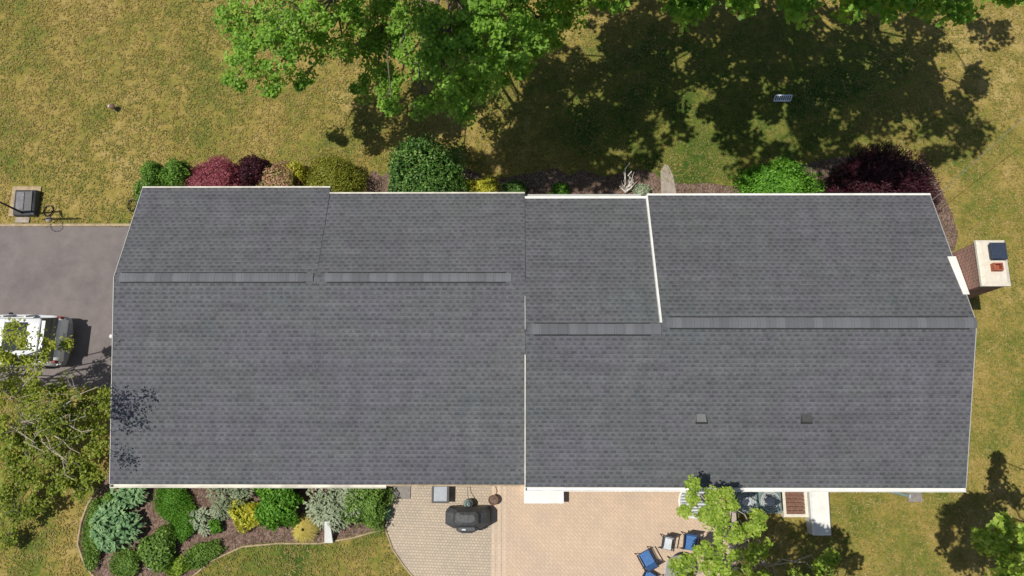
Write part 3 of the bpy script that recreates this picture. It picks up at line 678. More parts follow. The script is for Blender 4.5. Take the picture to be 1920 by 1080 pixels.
shrub('perennial_plant', 'leafy green clump below the large hosta', (292, 1025), .6, .62, .62, 'midgreen', 2400, (.12, .07), 45, cat='plant', lump=.2)
shrub('groundcover_plant', 'low feathery green plant at the bottom edge of the bed', (236, 1060), .35, .52, .52, 'midgreen', 2000, (.10, .03), 46, cat='plant', kind='spiky')
shrub('groundcover_plant', 'low light green strip along the lawn edge of the bed', (378, 1040), .3, .72, .34, 'midgreen', 2000, (.11, .04), 47, cat='plant', kind='spiky', rz=.45)
shrub('groundcover_plant', 'small light green tuft at the lower end of the bed', (330, 1062), .3, .4, .32, 'lime', 900, (.11, .05), 48, cat='plant')
shrub('perennial_plant', 'thin strip of young green leaves between the two hostas', (205, 945), .4, .32, .42, 'midgreen', 900, (.12, .06), 49, cat='plant')

# ------------------------------------------------------------------ grass
def vnoise(x, y, sc_, seed):
    r = np.random.default_rng(seed).random((256, 256)); x = x / sc_ + 90; y = y / sc_ + 90
    i = np.floor(x).astype(int); j = np.floor(y).astype(int); fx = x - i; fy = y - j; fx = fx * fx * (3 - 2 * fx); fy = fy * fy * (3 - 2 * fy)
    g = lambda a, b: r[a % 256, b % 256]
    return (g(i, j) * (1 - fx) + g(i + 1, j) * fx) * (1 - fy) + (g(i, j + 1) * (1 - fx) + g(i + 1, j + 1) * fx) * fy
def grass():
    rng = np.random.default_rng(99); n = 420000
    x = rng.uniform(-24, 23, n); y = rng.uniform(-8, 21, n)
    ok = ~((x > -12.9) & (x < 13.9) & (y > -.9) & (y < 8.4)) & ~((x < -12.2) & (y > dy2 - .1) & (y < dy + .03 * np.sin(x * 7) + .02)) & ~((x > XB - 4.2) & (x < at(1378, 1000).x) & (y < -.3) & (x > XB))
    def inside(poly):
        c = np.zeros(n, bool); m_ = len(poly); px_ = [p[0] for p in poly]; py_ = [p[1] for p in poly]
        for a in range(m_):
            b = a - 1; t = ((py_[a] > y) != (py_[b] > y)) & (x < (px_[b] - px_[a]) * (y - py_[a]) / (py_[b] - py_[a] + 1e-12) + px_[a]); c ^= t
        return c
    ex = rng.random(n) < .04
    for poly in (cob, bed, fr): ok &= ~(inside(poly) & ~ex) if poly is not cob else ~inside(poly)
    x = x[ok]; y = y[ok]
    green_patch_xy = np.maximum(1 - (x - 9.5) ** 2 * .011 - (y - 13.5) ** 2 * .04, 0) * .22
    f = .03 - green_patch_xy + .45 * vnoise(x, y, 3.1, 1) + .3 * vnoise(x, y, 1.1, 2) + .25 * vnoise(x, y, .4, 3) + rng.normal(0, .11, len(x))
    cl = vnoise(x, y, .22, 4) + rng.normal(0, .1, len(x)); k2 = cl > .30; x, y, f = x[k2], y[k2], f[k2]
    for nm, sel, m_ in (('green', f < .44, 'grass_green'), ('dry', f >= .44, 'grass_dry')):
        c = np.stack([x[sel], y[sel], np.full(sel.sum(), .03)], 1); N = len(c)
        ax = rng.normal(0, 1, (N, 3)) * np.array([1, 1, .25])
        V = leaves(c, np.tile([-.2, 0, 1.0], (N, 1)), .12, .03, rng, .38, ax)
        tag(quads('grass', V, M[m_]), 'green grass blades growing in patches over the lawn' if nm == 'green' else 'dry straw coloured grass blades over the lawn', 'grass', kind='stuff')
M['grass_green'] = leafmat('green_blades', [(.14, .165, .028), (.195, .21, .042), (.255, .245, .06)], .3)
M['grass_dry'] = leafmat('dry_blades', [(.235, .20, .046), (.31, .24, .065), (.38, .298, .095), (.44, .35, .14)], .3)
grass()
# ------------------------------------------------------------------ trees
K = COT
def from_shadow(u, v, r, zmin, out, zmax=19):
    """the crown place whose shadow falls at ground pixel u, v, raised until it is clear of the picture"""
    g = at(u, v); z = zmin
    while z < zmax:
        p = Vector((g.x - sh.x * z * K, g.y - sh.y * z * K, z)); q = pix(p); px_r = r * FPX / (CAM_H - z) * 1.05 + 8
        if out(q, px_r): return p
        z += .4
    return p
A = [(470, 40, 6.4, .95), (455, 105, 6.0, .75), (520, 95, 6.8, .85), (560, 45, 7.2, 1.0), (508, 158, 5.4, .48), (565, 150, 5.6, .42), (600, 85, 6.2, .6), (440, 155, 5.0, .3),
     (640, 30, 6.2, .8), (690, 95, 4.2, 1.0), (725, 150, 4.0, .7), (715, 40, 4.6, 1.1), (680, 165, 3.8, .5), (765, 70, 4.8, .8), (845, 60, 8.0, 1.05), (828, 128, 7.4, .8), (900, 118, 7.8, .8), (955, 75, 8.0, .95), (790, 30, 7.2, .6),
     (1010, 35, 7.6, .85), (1065, 22, 7.0, .6), (1020, 80, 6.4, .42), (860, 185, 6.4, .42), (795, 198, 6.0, .38), (775, 120, 5.4, .5), (930, 20, 8.4, .9), (975, 125, 7.0, .4), (735, 200, 4.6, .26), (868, 215, 5.8, .22), (900, 165, 6.4, .3)]
lob = [(at(u, v, z), r) for u, v, z, r in A]
lob += [(at(u, v, z), r) for u, v, z, r in ((880, 160, 4.6, .7), (930, 130, 4.6, .8), (840, 180, 4.2, .5), (985, 95, 5.0, .6), (900, 60, 5.0, .9))]
# higher wood of the same tree, above the picture
for u, v in ((560, -90), (850, -100), (980, -90), (1080, -80)): lob.append((at(u, v, 8.0), 1.4))
tree('oak_tree', 'large leafy green tree whose crown hangs into the top of the picture', 'tree', g2(790, -60), lob, 'oak', tr=.36, seed=3, leaf=(.125, .09), dens=2.1, clump=.31, per=58)
SB = [(905, 305, .7), (960, 285, .9), (1010, 250, .9), (1020, 180, .9), (1090, 335, 0.5), (1150, 335, 0.5), (1000, 335, 0.6), (1060, 250, 0.9), (1180, 40, 1.7), (1330, 60, 1.7), (1480, 60, 1.6), (1600, 60, 1.3), (1700, 110, 1.2), (1440, 150, 1.8), (1560, 180, 1.7), (1680, 190, 1.5), (1780, 220, 1.1), (1830, 150, 0.7), (1840, 265, 0.8), (1770, 290, 0.7), (1330, 160, 1.3), (1180, 230, 1.0), (1190, 290, 0.9), (1270, 255, 0.6), (1400, 300, 0.9), (1500, 270, 1.3), (1610, 270, 1.2), (1010, 250, 1.4), (1040, 300, 1.3), (1760, 70, 0.6), (1860, 60, 0.8), (1380, 230, 1.0), (1130, 330, 0.7), (1400, 20, 1.6), (1250, 200, 0.6), (1700, 20, 1.0), (1560, 320, 0.9), (1640, 335, 1.0), (1700, 330, 0.7), (1230, 120, 0.5), (1400, 90, 1.3), (1540, 110, 1.3), (1620, 140, 1.2), (960, 320, 0.8), (1730, 160, 1.1), (1160, 90, 1.0), (1190, 150, 1.0), (1165, 190, 0.9)]
lobB = [(from_shadow(u, v, r, 7.5, lambda q, e: q[1] < -e), r) for u, v, r in SB]
fr_ = [(1282, 22, 8.0, .32), (1265, 2, 8.0, .4), (1310, 0, 8, .4), (1490, 18, 8.0, .26), (1500, -6, 8, .35), (1590, 4, 7, .45), (1660, 6, 7, .5), (1720, 2, 7, .5), (1800, 18, 6.5, .35), (1770, -5, 6.5, .5), (1890, -2, 6.5, .4), (1140, -6, 8, .5), (1400, -12, 8, .4)]
lobB += [(at(u, v, z), r) for u, v, z, r in fr_]
tree('shade_tree', 'second large tree above the picture that shades the front lawn', 'tree', g2(1250, -150), lobB, 'oak', tr=.42, seed=4, leaf=(.21, .16), dens=1.15, clump=.42, per=34)
# tree beside the patio
Cl = [(1298, 912, 4.6, .17), (1302, 938, 4.6, .2), (1335, 925, 4.7, .14), (1340, 948, 4.8, .22), (1325, 968, 4.8, .24), (1352, 978, 4.9, .28), (1362, 925, 4.6, .13), (1372, 950, 4.7, .16), (1385, 1000, 5.0, .3), (1345, 1008, 4.8, .3), (1418, 968, 4.7, .22), (1412, 992, 4.8, .26), (1428, 1025, 4.5, .26), (1405, 1035, 4.7, .3), (1318, 1030, 4.3, .3), (1285, 1048, 4.2, .22), (1365, 1050, 5.2, .45), (1420, 1078, 4.6, .4), (1290, 1078, 4, .3), (1330, 1075, 4.8, .3), (1272, 1062, 4, .16), (1282, 958, 4.2, .1),
      (1340, 1130, 5.2, 1.0), (1440, 1150, 5.0, .9), (1545, 1058, 4.4, .26), (1560, 1045, 4.4, .16), (1520, 1110, 4.6, .6)]
tree('patio_tree', 'light green young tree reaching over the rear gutter beside the patio', 'tree', g2(1395, 1040), [(at(u, v, z), r * (.84 if v < 1060 else 1)) for u, v, z, r in Cl], 'lime', 'palebark', .11, 6, (.12, .062), 2.3, .2, 44)
SD = [(1470, 1060, .8), (1530, 1075, .7), (1530, 1010, .5), (1480, 1020, .6), (1450, 1000, .6), (1500, 1040, .9), (1560, 1030, .8), (1490, 1000, .4), (1590, 1060, .5), (1540, 990, .25), (1575, 1010, .3)]
tree('back_tree', 'leafy tree just outside the picture below the patio tree', 'tree', g2(1440, 1230), [(from_shadow(u, v, r, 5, lambda q, e: q[1] > 1080 + e, 12), r) for u, v, r in SD], 'lime', 'bark', .16, 7, (.17, .11), 1.1, .3, 30)
E_ = [(1885, 1030, 6.2, .42), (1860, 1008, 6.0, .26), (1905, 1055, 6.0, .4), (1840, 1015, 5.6, .2), (1880, 995, 5.8, .2), (1925, 1020, 6.2, .4), (1950, 1060, 6.5, .8), (1920, 1100, 6.2, .8)]
SE = [(1872, 862, .14), (1870, 890, .24), (1868, 920, .34), (1872, 950, .42), (1835, 940, .16), (1902, 935, .18), (1860, 985, .8), (1820, 1010, .8), (1790, 960, .3), (1775, 975, .35), (1790, 1030, .6), (1850, 1050, .8), (1770, 1000, .3), (1815, 965, .4), (1800, 1070, .5), (1900, 1000, .6), (1920, 1060, .8)]
lobE = [(at(u, v, z), r) for u, v, z, r in E_] + [(from_shadow(u, v, r, 6, lambda q, e: q[1] > 1080 + e * .6 or q[0] > 1920 + e * .6, 14), r) for u, v, r in SE]
tree('corner_tree', 'bright green tree at the lower right corner of the lawn', 'tree', g2(2050, 1150), lobE, 'lime', 'bark', .22, 8, (.17, .11), 1.25, .28, 32)
# left side: yellow green tree over the car, olive thicket below it
F1 = [(20, 620, 4.6, .35), (45, 640, 4.6, .32), (20, 660, 4.4, .5), (65, 675, 4.2, .38), (30, 700, 4.2, .55), (85, 650, 4.0, .22), (70, 705, 4.0, .4), (20, 740, 4.0, .55), (55, 745, 3.8, .35), (125, 645, 3.6, .12), (-30, 680, 4.8, .9), (-60, 740, 5, 1.0), (-20, 790, 4.4, .6)]
F1s = [(from_shadow(u, v, r, 5.2, lambda q, e: True), r) for u, v, r in ((172, 700, .32), (192, 690, .28), (182, 722, .35), (206, 705, .25), (150, 722, .3), (205, 660, .16))]
tree('birch_tree', 'yellow green tree spreading over the parked white car', 'tree', g2(-60, 740), [(at(u, v, z), r) for u, v, z, r in F1] + F1s, 'sunny', 'palebark', .10, 9, (.10, .065), 1.9, .24, 36)
F2 = [(20, 720, 3.0, .4), (60, 735, 2.8, .35), (165, 750, 2.2, .42), (130, 770, 2.0, .5), (185, 770, 2.0, .35), (170, 800, 1.8, .5), (90, 790, 2.0, .5), (60, 815, 1.8, .6), (185, 840, 1.6, .4), (150, 870, 1.4, .45), (110, 735, 2.2, .28), (30, 860, 1.6, .6), (60, 900, 1.2, .5), (180, 885, 1.2, .35), (20, 920, 1.2, .5), (110, 905, 1.0, .4), (150, 915, .8, .35), (30, 965, .8, .4), (70, 945, .7, .35), (10, 1010, .6, .35), (95, 860, 1.6, .3), (20, 800, 2.2, .5), (130, 820, 1.8, .4), (205, 745, 2.4, .3)]
tree('thicket_tree', 'olive green small tree growing against the rear left corner of the house', 'tree', g2(110, 830), [(at(u, v, z), r) for u, v, z, r in F2], 'olive', 'bark', .05, 10, (.12, .085), 4.2, .26, 40, fork=.2)
# pale bare crown whose thin shadow lies on the roof edge
bt = thing('bare_tree', 'half dead tree with pale bare branches beside the driveway', 'tree', tuple(at(118, 800))); b = MB(); rnd = random.Random(12); o0 = at(118, 800); leafc = []
tip = [(150, 740, 3.6), (185, 725, 3.8), (160, 780, 3.4), (60, 830, 2.8), (0, 815, 3.0), (30, 790, 3.2), (150, 850, 2.6), (125, 870, 2.4), (175, 805, 3.2), (100, 745, 3.8), (140, 900, 2.2)]
b.tube([(0, 0, -.05), (.05, .02, .8), (0, .05, 1.5)], [.09, .075, .06], 7)
for (u, v, z) in tip:
    q = at(u, v, z) - o0; pts = limbs(b, (0, .05, 1.3 + rnd.uniform(-.3, .2)), q, .035, .01, rnd, 6, .16)
    for k in range(3):
        s = pts[rnd.randint(2, 6)]; e2 = s + Vector((rnd.uniform(-.6, .6), rnd.uniform(-.6, .6), rnd.uniform(-.05, .4))); limbs(b, s, e2, .014, .005, rnd, 3, .3); leafc.append(e2)
for (u, v, zr, r) in ((232, 742, 3.2, .16), (258, 757, 3.25, .2), (240, 785, 3.15, .2), (262, 795, 3.15, .1), (285, 745, 3.3, .06), (225, 768, 3.1, .15), (235, 855, 3.0, .12), (222, 645, 3.3, .06), (250, 870, 3.0, .05)):
    z = 5.6 + r; g = at(u, v, zr); q = Vector((g.x - sh.x * (z - zr) * COT, g.y - sh.y * (z - zr) * COT, z)) - o0
    limbs(b, (.05, .1, 2.2), q, .025, .006, rnd, 5, .2)
    for k in range(int(9 * r / .1)): leafc.append(q + Vector((rnd.gauss(0, r), rnd.gauss(0, r), rnd.gauss(0, r * .5))))
b.build('trunk', M['palebark'], bt)
rng = np.random.default_rng(77); lc = np.repeat(np.array([tuple(q) for q in leafc]), 9, 0); lc = lc + rng.normal(0, .12, lc.shape)
quads('crown', leaves(lc, np.tile([0, 0, 1.0], (len(lc), 1)), .09, .06, rng, .7), M['olive'], bt)
# small high tree above the left edge: throws the leaf shadows on the roof
SH = [(at(u, v, zr), zr, r) for u, v, zr, r in ((235, 745, 3.2, .20), (262, 758, 3.25, .22), (245, 785, 3.15, .22), (285, 748, 3.3, .08), (240, 850, 3.0, .15))]
# ------------------------------------------------------------------ car
def car():
    pr_ = at(133, 628, .75); L, W = 4.75, 1.88
    t = thing('car', 'white estate car with a dark sunroof parked on the driveway', 'car', (pr_.x - .27, at(60, 632, 1.5).y, 0))
    # stations along -X (rear at x=0); half widths and heights
    st = [(0.02, .74, .42, .78, .80), (-.10, .84, .30, .93, .96), (-.35, .91, .27, .97, 1.02), (-1.3, .94, .25, .98, 1.03), (-2.6, .94, .25, .95, 1.02), (-3.5, .93, .26, .92, .98), (-4.2, .88, .28, .82, .86), (-4.62, .74, .34, .62, .66), (-4.75, .55, .42, .56, .58)]
    rings = []
    for x, hw, zb, zs, zt in st:
        rings.append([(x, -hw * .9, zb), (x, -hw, zb + .12), (x, -hw, (zb + zs) / 2), (x, -hw * .97, zs), (x, -hw * .88, zt), (x, 0, zt + .03), (x, hw * .88, zt), (x, hw * .97, zs), (x, hw, (zb + zs) / 2), (x, hw, zb + .12), (x, hw * .9, zb), (x, 0, zb)])
    body = MB().loft(rings).build('body', M['carpaint'], t, smooth=True)
    # cabin: glass band then roof
    def ring(x, hw, z): return [(x, -hw, z), (x, -hw * .5, z + .02), (x, 0, z + .03), (x, hw * .5, z + .02), (x, hw, z)]
    g = MB()
    low = [(-.12, .80), (-1.5, .86), (-2.9, .86), (-3.45, .78)]; hi = [(-.42, .66), (-1.5, .70), (-2.3, .68), (-2.65, .62)]
    rr = []
    for (x, hw), (x2, hw2) in zip(low, hi):
        rr.append([(x, -hw, .97), (x2, -hw2, 1.60), (x2, hw2, 1.60), (x, hw, .97)])
    g.loft(rr); g.build('window', M['glass'], t)
    r = MB(); r.loft([[(x, -hw, 1.60), (x, -hw * .92, 1.645), (x, -hw * .5, 1.675), (x, 0, 1.685), (x, hw * .5, 1.675), (x, hw * .92, 1.645), (x, hw, 1.60), (x, 0, 1.58)] for x, hw in ((-.30, .62), (-.36, .68), (-1.5, .715), (-2.3, .695), (-2.62, .64))])
    rf = r.build('roof', M['carpaint'], t, smooth=True)
    MB().box((-1.15, 0, 1.688), (.80, 1.0, .02)).build('sunroof', M['glass'], t, bevel=.008)
    for s in (-1, 1):
        MB().tube([(-.45, s * .66, 1.62), (-.55, s * .66, 1.70), (-2.3, s * .66, 1.71), (-2.4, s * .65, 1.64)], .022, 6).build('roof_rail', M['carsilver'], t)
        MB().box((-.12, s * .80, .88), (.18, .10, .2), taper=.85).build('tail_light', M['red'], t, bevel=.02)
        MB().box((-4.45, s * .70, .66), (.3, .26, .12)).build('headlight', M['steel'], t, bevel=.02)
        MB().box((-3.0, s * 1.02, 1.0), (.12, .2, .14)).build('mirror', M['carpaint'], t, bevel=.03)
        for x in (-.95, -1.75, -2.75): MB().box((x, s * .80, 1.28), (.07, .06, .62), rx=s * .26).build('pillar', M['carpaint'], t)
        for x in (-.95, -3.75):
            wh = MB(); prof = [(.20, -.11), (.33, -.11), (.345, -.08), (.345, .08), (.33, .11), (.20, .11)]
            wh.lathe(prof, (0, 0, 0), 24); wh.v = [(a, c_ + 0, b2) for a, b2, c_ in wh.v]; wh.v = [(a + x, b2 + s * .84, c_ + .345) for a, b2, c_ in wh.v]
            wo = wh.build('wheel', M['rubber'], t); h = MB()
            for k in range(5):
                an = k * 2 * math.pi / 5; h.tube([(x, s * .955, .345), (x + .2 * math.cos(an), s * .955, .345 + .2 * math.sin(an))], .02, 5)
            h.build('rim', M['steel'], wo)
    b = MB(); b.loft([[(x, -hw, z0), (x, hw, z0), (x, hw * .98, z1), (x, -hw * .98, z1)] for x, hw, z0, z1 in ((-.2, .93, .32, .62), (-.02, .86, .34, .60), (.06, .66, .36, .57), (.11, .42, .37, .55))]); b.build('bumper', M['carsilver'], t, bevel=.02)
    MB().box((-.27, 0, 1.60), (.22, 1.15, .035), rx=0).build('spoiler', M['carsilver'], t, bevel=.012)
    MB().box((.035, 0, .74), (.02, .50, .12)).build('number_plate', M['whitetop'], t)
    return t
car()

# ------------------------------------------------------------------ basketball stand by the driveway
p = at(48, 380, .2); t = thing('basketball_stand', 'basketball stand with a dark base box beside the driveway', 'basketball stand', (p.x, p.y, 0))
MB().loft([[(-.44, -.52, .04), (.44, -.52, .04), (.44, .52, .04), (-.44, .52, .04)], [(-.42, -.50, .22), (.42, -.50, .22), (.40, .48, .30), (-.40, .48, .30)], [(-.28, -.34, .30), (.30, -.34, .30), (.28, .40, .38), (-.28, .40, .38)]]).build('base', M['cover'], t, bevel=.02)
MB().box((.3, .02, .33), (.05, .8, .04), rx=.1).build('base_rib', M['black'], t); MB().box((-.12, .02, .345), (.3, .7, .04), rx=.1).build('base_panel', mat('grey_base_panel', (.16, .155, .17), .7, nscale=7, namp=.4), t, bevel=.01)
MB().tube([(-.05, -.42, .2), (-.05, -.42, 3.0), (-.05, -.66, 3.25)], .045, 8).build('pole', M['black'], t)
MB().box((-.05, -.74, 3.2), (1.2, .05, .8)).build('backboard', M['whitetop'], t, bevel=.01)
MB().tube([(-.05 + .23 * math.cos(a), -1.02 + .23 * math.sin(a), 2.95) for a in [i * math.pi / 10 for i in range(21)]], .012, 5).build('hoop', M['red'], t)
nt_ = MB()
for k in range(12):
    a = k * math.pi / 6; nt_.tube([(-.05 + .23 * math.cos(a), -1.02 + .23 * math.sin(a), 2.95), (-.05 + .13 * math.cos(a + .4), -1.02 + .13 * math.sin(a + .4), 2.55)], .006, 4)
nt_.build('net', M['white'], t)
o = MB(); q = at(48, 378); o.box((q.x, q.y, .02), (1.12, 1.22, .06)); tag(o.build('stone_pad', M['tan_edge'], bevel=.01), 'beige slab under the basketball stand beside the driveway', 'slab')
q = at(43, 413); tag(MB().box((q.x, q.y, .03), (.55, .22, .05)).build('stepping_stone', M['concrete'], bevel=.01), 'small pale slab between the basketball stand and the driveway', 'slab')
q = at(92, 396); tag(MB().tube([(q.x + .2 * math.cos(a) * (1 - i * .004), q.y + .22 * math.sin(a), .03 + i * .0015) for i, a in enumerate([k * math.pi / 8 for k in range(33)])], .018, 5).build('hose_and_shadow_rings', M['black']), 'dark ring standing in for the hoop shadow right of the basketball stand', 'hose')  # black ring laid on the grass as the hoop's shadow
q = at(250, 386); tag(MB().tube([(q.x + .17 * math.cos(a), q.y + .24 * math.sin(a), .05 + i * .002) for i, a in enumerate([k * math.pi / 8 for k in range(33)])], .016, 5).build('hose_and_shadow_rings', M['black']), 'dark wire loop at the house corner beside the driveway', 'hose')
q = at(92, 412); tag(MB().lathe([(.10, 0), (.12, .04), (.07, .09), (.02, .1)], (q.x, q.y, 0), 9).build('rock', M['concrete']), 'small pale rock at the driveway edge', 'rock')
# lamp on the front lawn
q = at(209, 199, .3); t = thing('garden_lamp', 'short garden lamp alone on the dry front lawn', 'lamp', (q.x, q.y, 0))
MB().tube([(0, 0, 0), (0, 0, .18)], .025, 8).build('post', M['black'], t); MB().lathe([(.05, .16), (.10, .19), (.12, .27), (.08, .32), (.03, .34)], n=12).build('lamp_shade', M['wood'], t); MB().lathe([(.06, .0), (.06, .03), (.02, .04)], n=10).build('base', M['concrete'], t)
MB().lathe([(.02, .25), (.06, .28), (.02, .31)], (-.11, .02, 0), 8).build('finial', M['whitetop'], t)
# slatted grate on the lawn
q = at(1468, 184, .1); lil = (1.0, 1.0, 1.0); t = thing('lawn_grate', 'pale grey slatted grate lying in the shade on the front lawn', 'grate', (q.x, q.y, 0))
g = MB()
for s in (-1, 1): g.box((.05 * s, s * .12, .1), (.66, .05, .03)); g.tube([(s * .33 - .05, -.12, .1), (s * .33 + .05, .12, .1)], .022, 5)
g.build('frame', mat('pale_lilac_metal', (.80, .80, .88), .5, 0, nscale=6, namp=.05), t); g = MB()
for k in range(7): g.tube([(-.28 + k * .08, -.1, .095), (-.20 + k * .08, .1, .095)], .02, 5)
g.build('slat', bpy.data.materials['pale_lilac_metal'], t)

# ------------------------------------------------------------------ patio things
q = at(751, 922); tag(MB().box((q.x, q.y, .03), (.72, .48, .04)).build('stone_mat', M['greyconc'], bevel=.008), 'flat grey slab where the cobbles meet the garden bed', 'slab')
q = at(826, 926, .4); t = thing('side_table', 'small square side table with pale top on the cobbles', 'table', (q.x, q.y, 0))
MB().box((.0, 0, .42), (.46, .50, .03)).build('table_top', mat('grey_table_top', (.30, .33, .36), .5, nscale=8, namp=.15), t, bevel=.01)
b = MB()
for s in (-1, 1): b.box((0, s * .28, .41), (.60, .06, .06)); b.box((s * .27, 0, .41), (.07, .5, .06))
b.build('rim', M['black'], t)
MB().box((0, 0, .2), (.44, .44, .36)).build('shelf_box', M['black'], t)
for sx_ in (-1, 1):
    for sy_ in (-1, 1): MB().tube([(sx_ * .24, sy_ * .24, 0), (sx_ * .24, sy_ * .24, .4)], .02, 6).build('leg', M['black'], t)
# grill under its cover
q = at(876, 971, .7); t = thing('covered_grill', 'barbecue grill under a dark grey fitted cover', 'grill', (q.x, q.y, 0))
def oct_(hw, hd, z, cut, dy_=0): return [(-hw, -hd + cut + dy_, z), (-hw + cut * 1.8, -hd + dy_, z), (hw - cut * 1.8, -hd + dy_, z), (hw, -hd + cut + dy_, z), (hw, hd - cut + dy_, z), (hw - cut, hd + dy_, z), (-hw + cut, hd + dy_, z), (-hw, hd - cut + dy_, z)]
MB().loft([oct_(.78, .36, .10, .13), oct_(.76, .35, .62, .15), oct_(.70, .32, .72, .15), oct_(.46, .28, .86, .1), oct_(.40, .22, 1.02, .09), oct_(.28, .12, 1.07, .06)]).build('cover', M['cover'], t, bevel=.02)
MB().loft([oct_(.38, .12, .30, .07, -.36), oct_(.36, .11, .82, .07, -.36), oct_(.28, .06, .88, .03, -.36)]).build('front_shelf', M['cover'], t, bevel=.015)
MB().box((-.10, -.37, .89), (.13, .05, .02)).build('label_patch', M['whitetop'], t)
MB().tube([(-.2, -.49, .7), (.2, -.49, .7)], .018, 6).build('handle', M['black'], t)
for x in (-.6, .6): MB().lathe([(.06, 0), (.07, .03), (.07, .09), (.06, .12)], (x, 0, 0), 10).build('wheel', M['rubber'], t)
q = at(878, 945, .35); t = thing('gas_tank', 'dark gas tank standing between grill and wall', 'gas tank', (q.x, q.y, 0))
MB().lathe([(.10, 0), (.14, .03), (.17, .1), (.17, .36), (.14, .44), (.05, .48)], n=18).build('tank', M['acgreen'], t, smooth=True)
MB().lathe([(.09, .46), (.09, .54), (.08, .54), (.075, .46)], n=14).build('collar', M['black'], t); MB().lathe([(.025, .46), (.03, .53), (.01, .55)], n=8).build('valve', M['steel'], t)
a = at(878, 938, .5); tag(MB().tube([a, at(877, 925, .25), at(876, 912, .2), (at(876, 905, .3).x, -.66, .4)], .012, 5).build('gas_hose', M['cable']), 'thin grey hose from the gas tank to the wall', 'hose')
q = at(925, 937, .15); t = thing('planter_stool', 'round brown planter standing on the patio border', 'planter', (q.x, q.y, 0))
MB().lathe([(.10, 0), (.15, .02), (.17, .28), (.18, .30), (.15, .30), (.14, .26)], n=18).build('pot', M['wood'], t)
MB().lathe([(.05, .24), (.13, .26), (.06, .28)], n=10).build('soil', M['mulch'], t)
tag(MB().tube([at(927, 930, .05), at(932, 922, .04), at(929, 912, .04), (at(927, 905).x, -.62, .06)], .012, 5).build('garden_hose', M['wood']), 'thin brown hose running from the round planter to the wall', 'hose')
# white box against the wall
q0, q1 = at(985, 912, .52), at(1055, 944, .52); cxw, cyw = (q0.x + q1.x) / 2, (q1.y - .45) / 2 - .02
t = thing('storage_box', 'white lidded storage box against the rear wall on the patio', 'storage box', (cxw, (q1.y - .72) / 2, 0)); dpt = -.72 - q1.y
MB().box((0, 0, .24), (1.32, dpt - .05, .46)).build('body', M['white'], t, bevel=.015); MB().box((0, 0, .50), (1.38, dpt, .05)).build('lid', M['white'], t, bevel=.012)
MB().box((0, -dpt / 2 - .01, .42), (.16, .03, .04)).build('handle', M['greytrim'], t)

def chair(name, label, u, v, rz, mseat, frame, group=None, wd=.45):
    q = at(u, v, .42); t = thing(name, label, 'chair', (q.x, q.y, 0), rz, group); h = wd / 2
    MB().loft([[(-h + .03, -h, .42), (h - .03, -h, .42), (h - .03, -h, .45), (-h + .03, -h, .45)], [(-h + .03, 0, .395), (h - .03, 0, .395), (h - .03, 0, .42), (-h + .03, 0, .42)], [(-h + .03, h, .40), (h - .03, h, .40), (h - .03, h, .43), (-h + .03, h, .43)]]).build('seat', mseat, t)
    MB().loft([[(-h + .03, h, .44), (h - .03, h, .44), (h - .03, h + .02, .44), (-h + .03, h + .02, .44)], [(-h + .04, h + .1, .84), (h - .04, h + .1, .84), (h - .04, h + .12, .84), (-h + .04, h + .12, .84)]]).build('backrest', mseat, t)
    fr2 = MB()
    for s in (-1, 1): fr2.tube([(s * h, -h, .43), (s * h, h, .42), (s * (h - .01), h + .1, .85)], .016, 6)
    fr2.tube([(-h, h + .1, .85), (h, h + .1, .85)], .016, 6); fr2.tube([(-h, -h, .43), (h, -h, .43)], .014, 6); fr2.build('frame', frame, t)
    for s in (-1, 1):
        MB().tube([(s * (h + .03), -h + .02, .43), (s * (h + .03), -h, .62), (s * (h + .03), h + .1, .64)], [.014, .022, .022], 6).build('armrest', frame, t)
        MB().tube([(s * h, -h, .43), (s * (h + .03), -h - .03, 0)], .015, 6).build('leg', frame, t); MB().tube([(s * h, h, .42), (s * (h + .03), h + .08, 0)], .015, 6).build('leg', frame, t)
    return t
chair('patio_chair', 'blue patio chair on the left of the round table, turned away', 1212, 1047, R_(-152), M['blue'], M['chairframe'], 'blue patio chairs round the table')
chair('patio_chair', 'blue patio chair half under the tree branches above the round table', 1294, 1018, R_(-8), M['blue'], M['chairframe'], 'blue patio chairs round the table')
chair('patio_chair', 'blue patio chair cut by the bottom edge of the picture', 1216, 1086, R_(150), M['blue'], M['chairframe'], 'blue patio chairs round the table')
chair('folding_chair', 'small pale grey chair between two blue patio chairs', 1251, 1020, R_(-12), M['whitetop'], M['black'], wd=.35)
q = at(1274, 1070, .7); t = thing('patio_table', 'round grey glass patio table among the blue chairs', 'table', (q.x, q.y, 0))
MB().lathe([(.46, .70), (.48, .705), (.48, .715), (.46, .72), (.02, .72)], n=32).build('table_top', M['tabletop'], t); MB().lathe([(.48, .70), (.50, .71), (.48, .722)], n=32).build('rim', M['steel'], t)
for k in range(4):
    a = k * math.pi / 2 + .6; MB().tube([(.2 * math.cos(a), .2 * math.sin(a), .7), (.45 * math.cos(a), .45 * math.sin(a), 0)], .02, 6).build('leg', M['chairframe'], t)
# round white slatted table under the tree
q = at(1303, 940, .5); t = thing('round_table', 'round white slatted table below the tree beside the gutter', 'table', (q.x, q.y, 0)); s_ = MB()
for k in range(-5, 6):
    y = k * .1; hw = math.sqrt(max(0, .52 ** 2 - y * y)); s_.box((0, y, .51), (2 * hw, .07, .02))
s_.build('table_top', M['whitetop'], t); MB().tube([(.55 * math.cos(a), .55 * math.sin(a), .51) for a in [i * math.pi / 16 for i in range(33)]], .035, 6).build('rim', M['white'], t)
for k in range(4):
    a = k * math.pi / 2 + .8; MB().tube([(.4 * math.cos(a), .4 * math.sin(a), .5), (.46 * math.cos(a), .46 * math.sin(a), 0)], .022, 6).build('leg', M['white'], t)
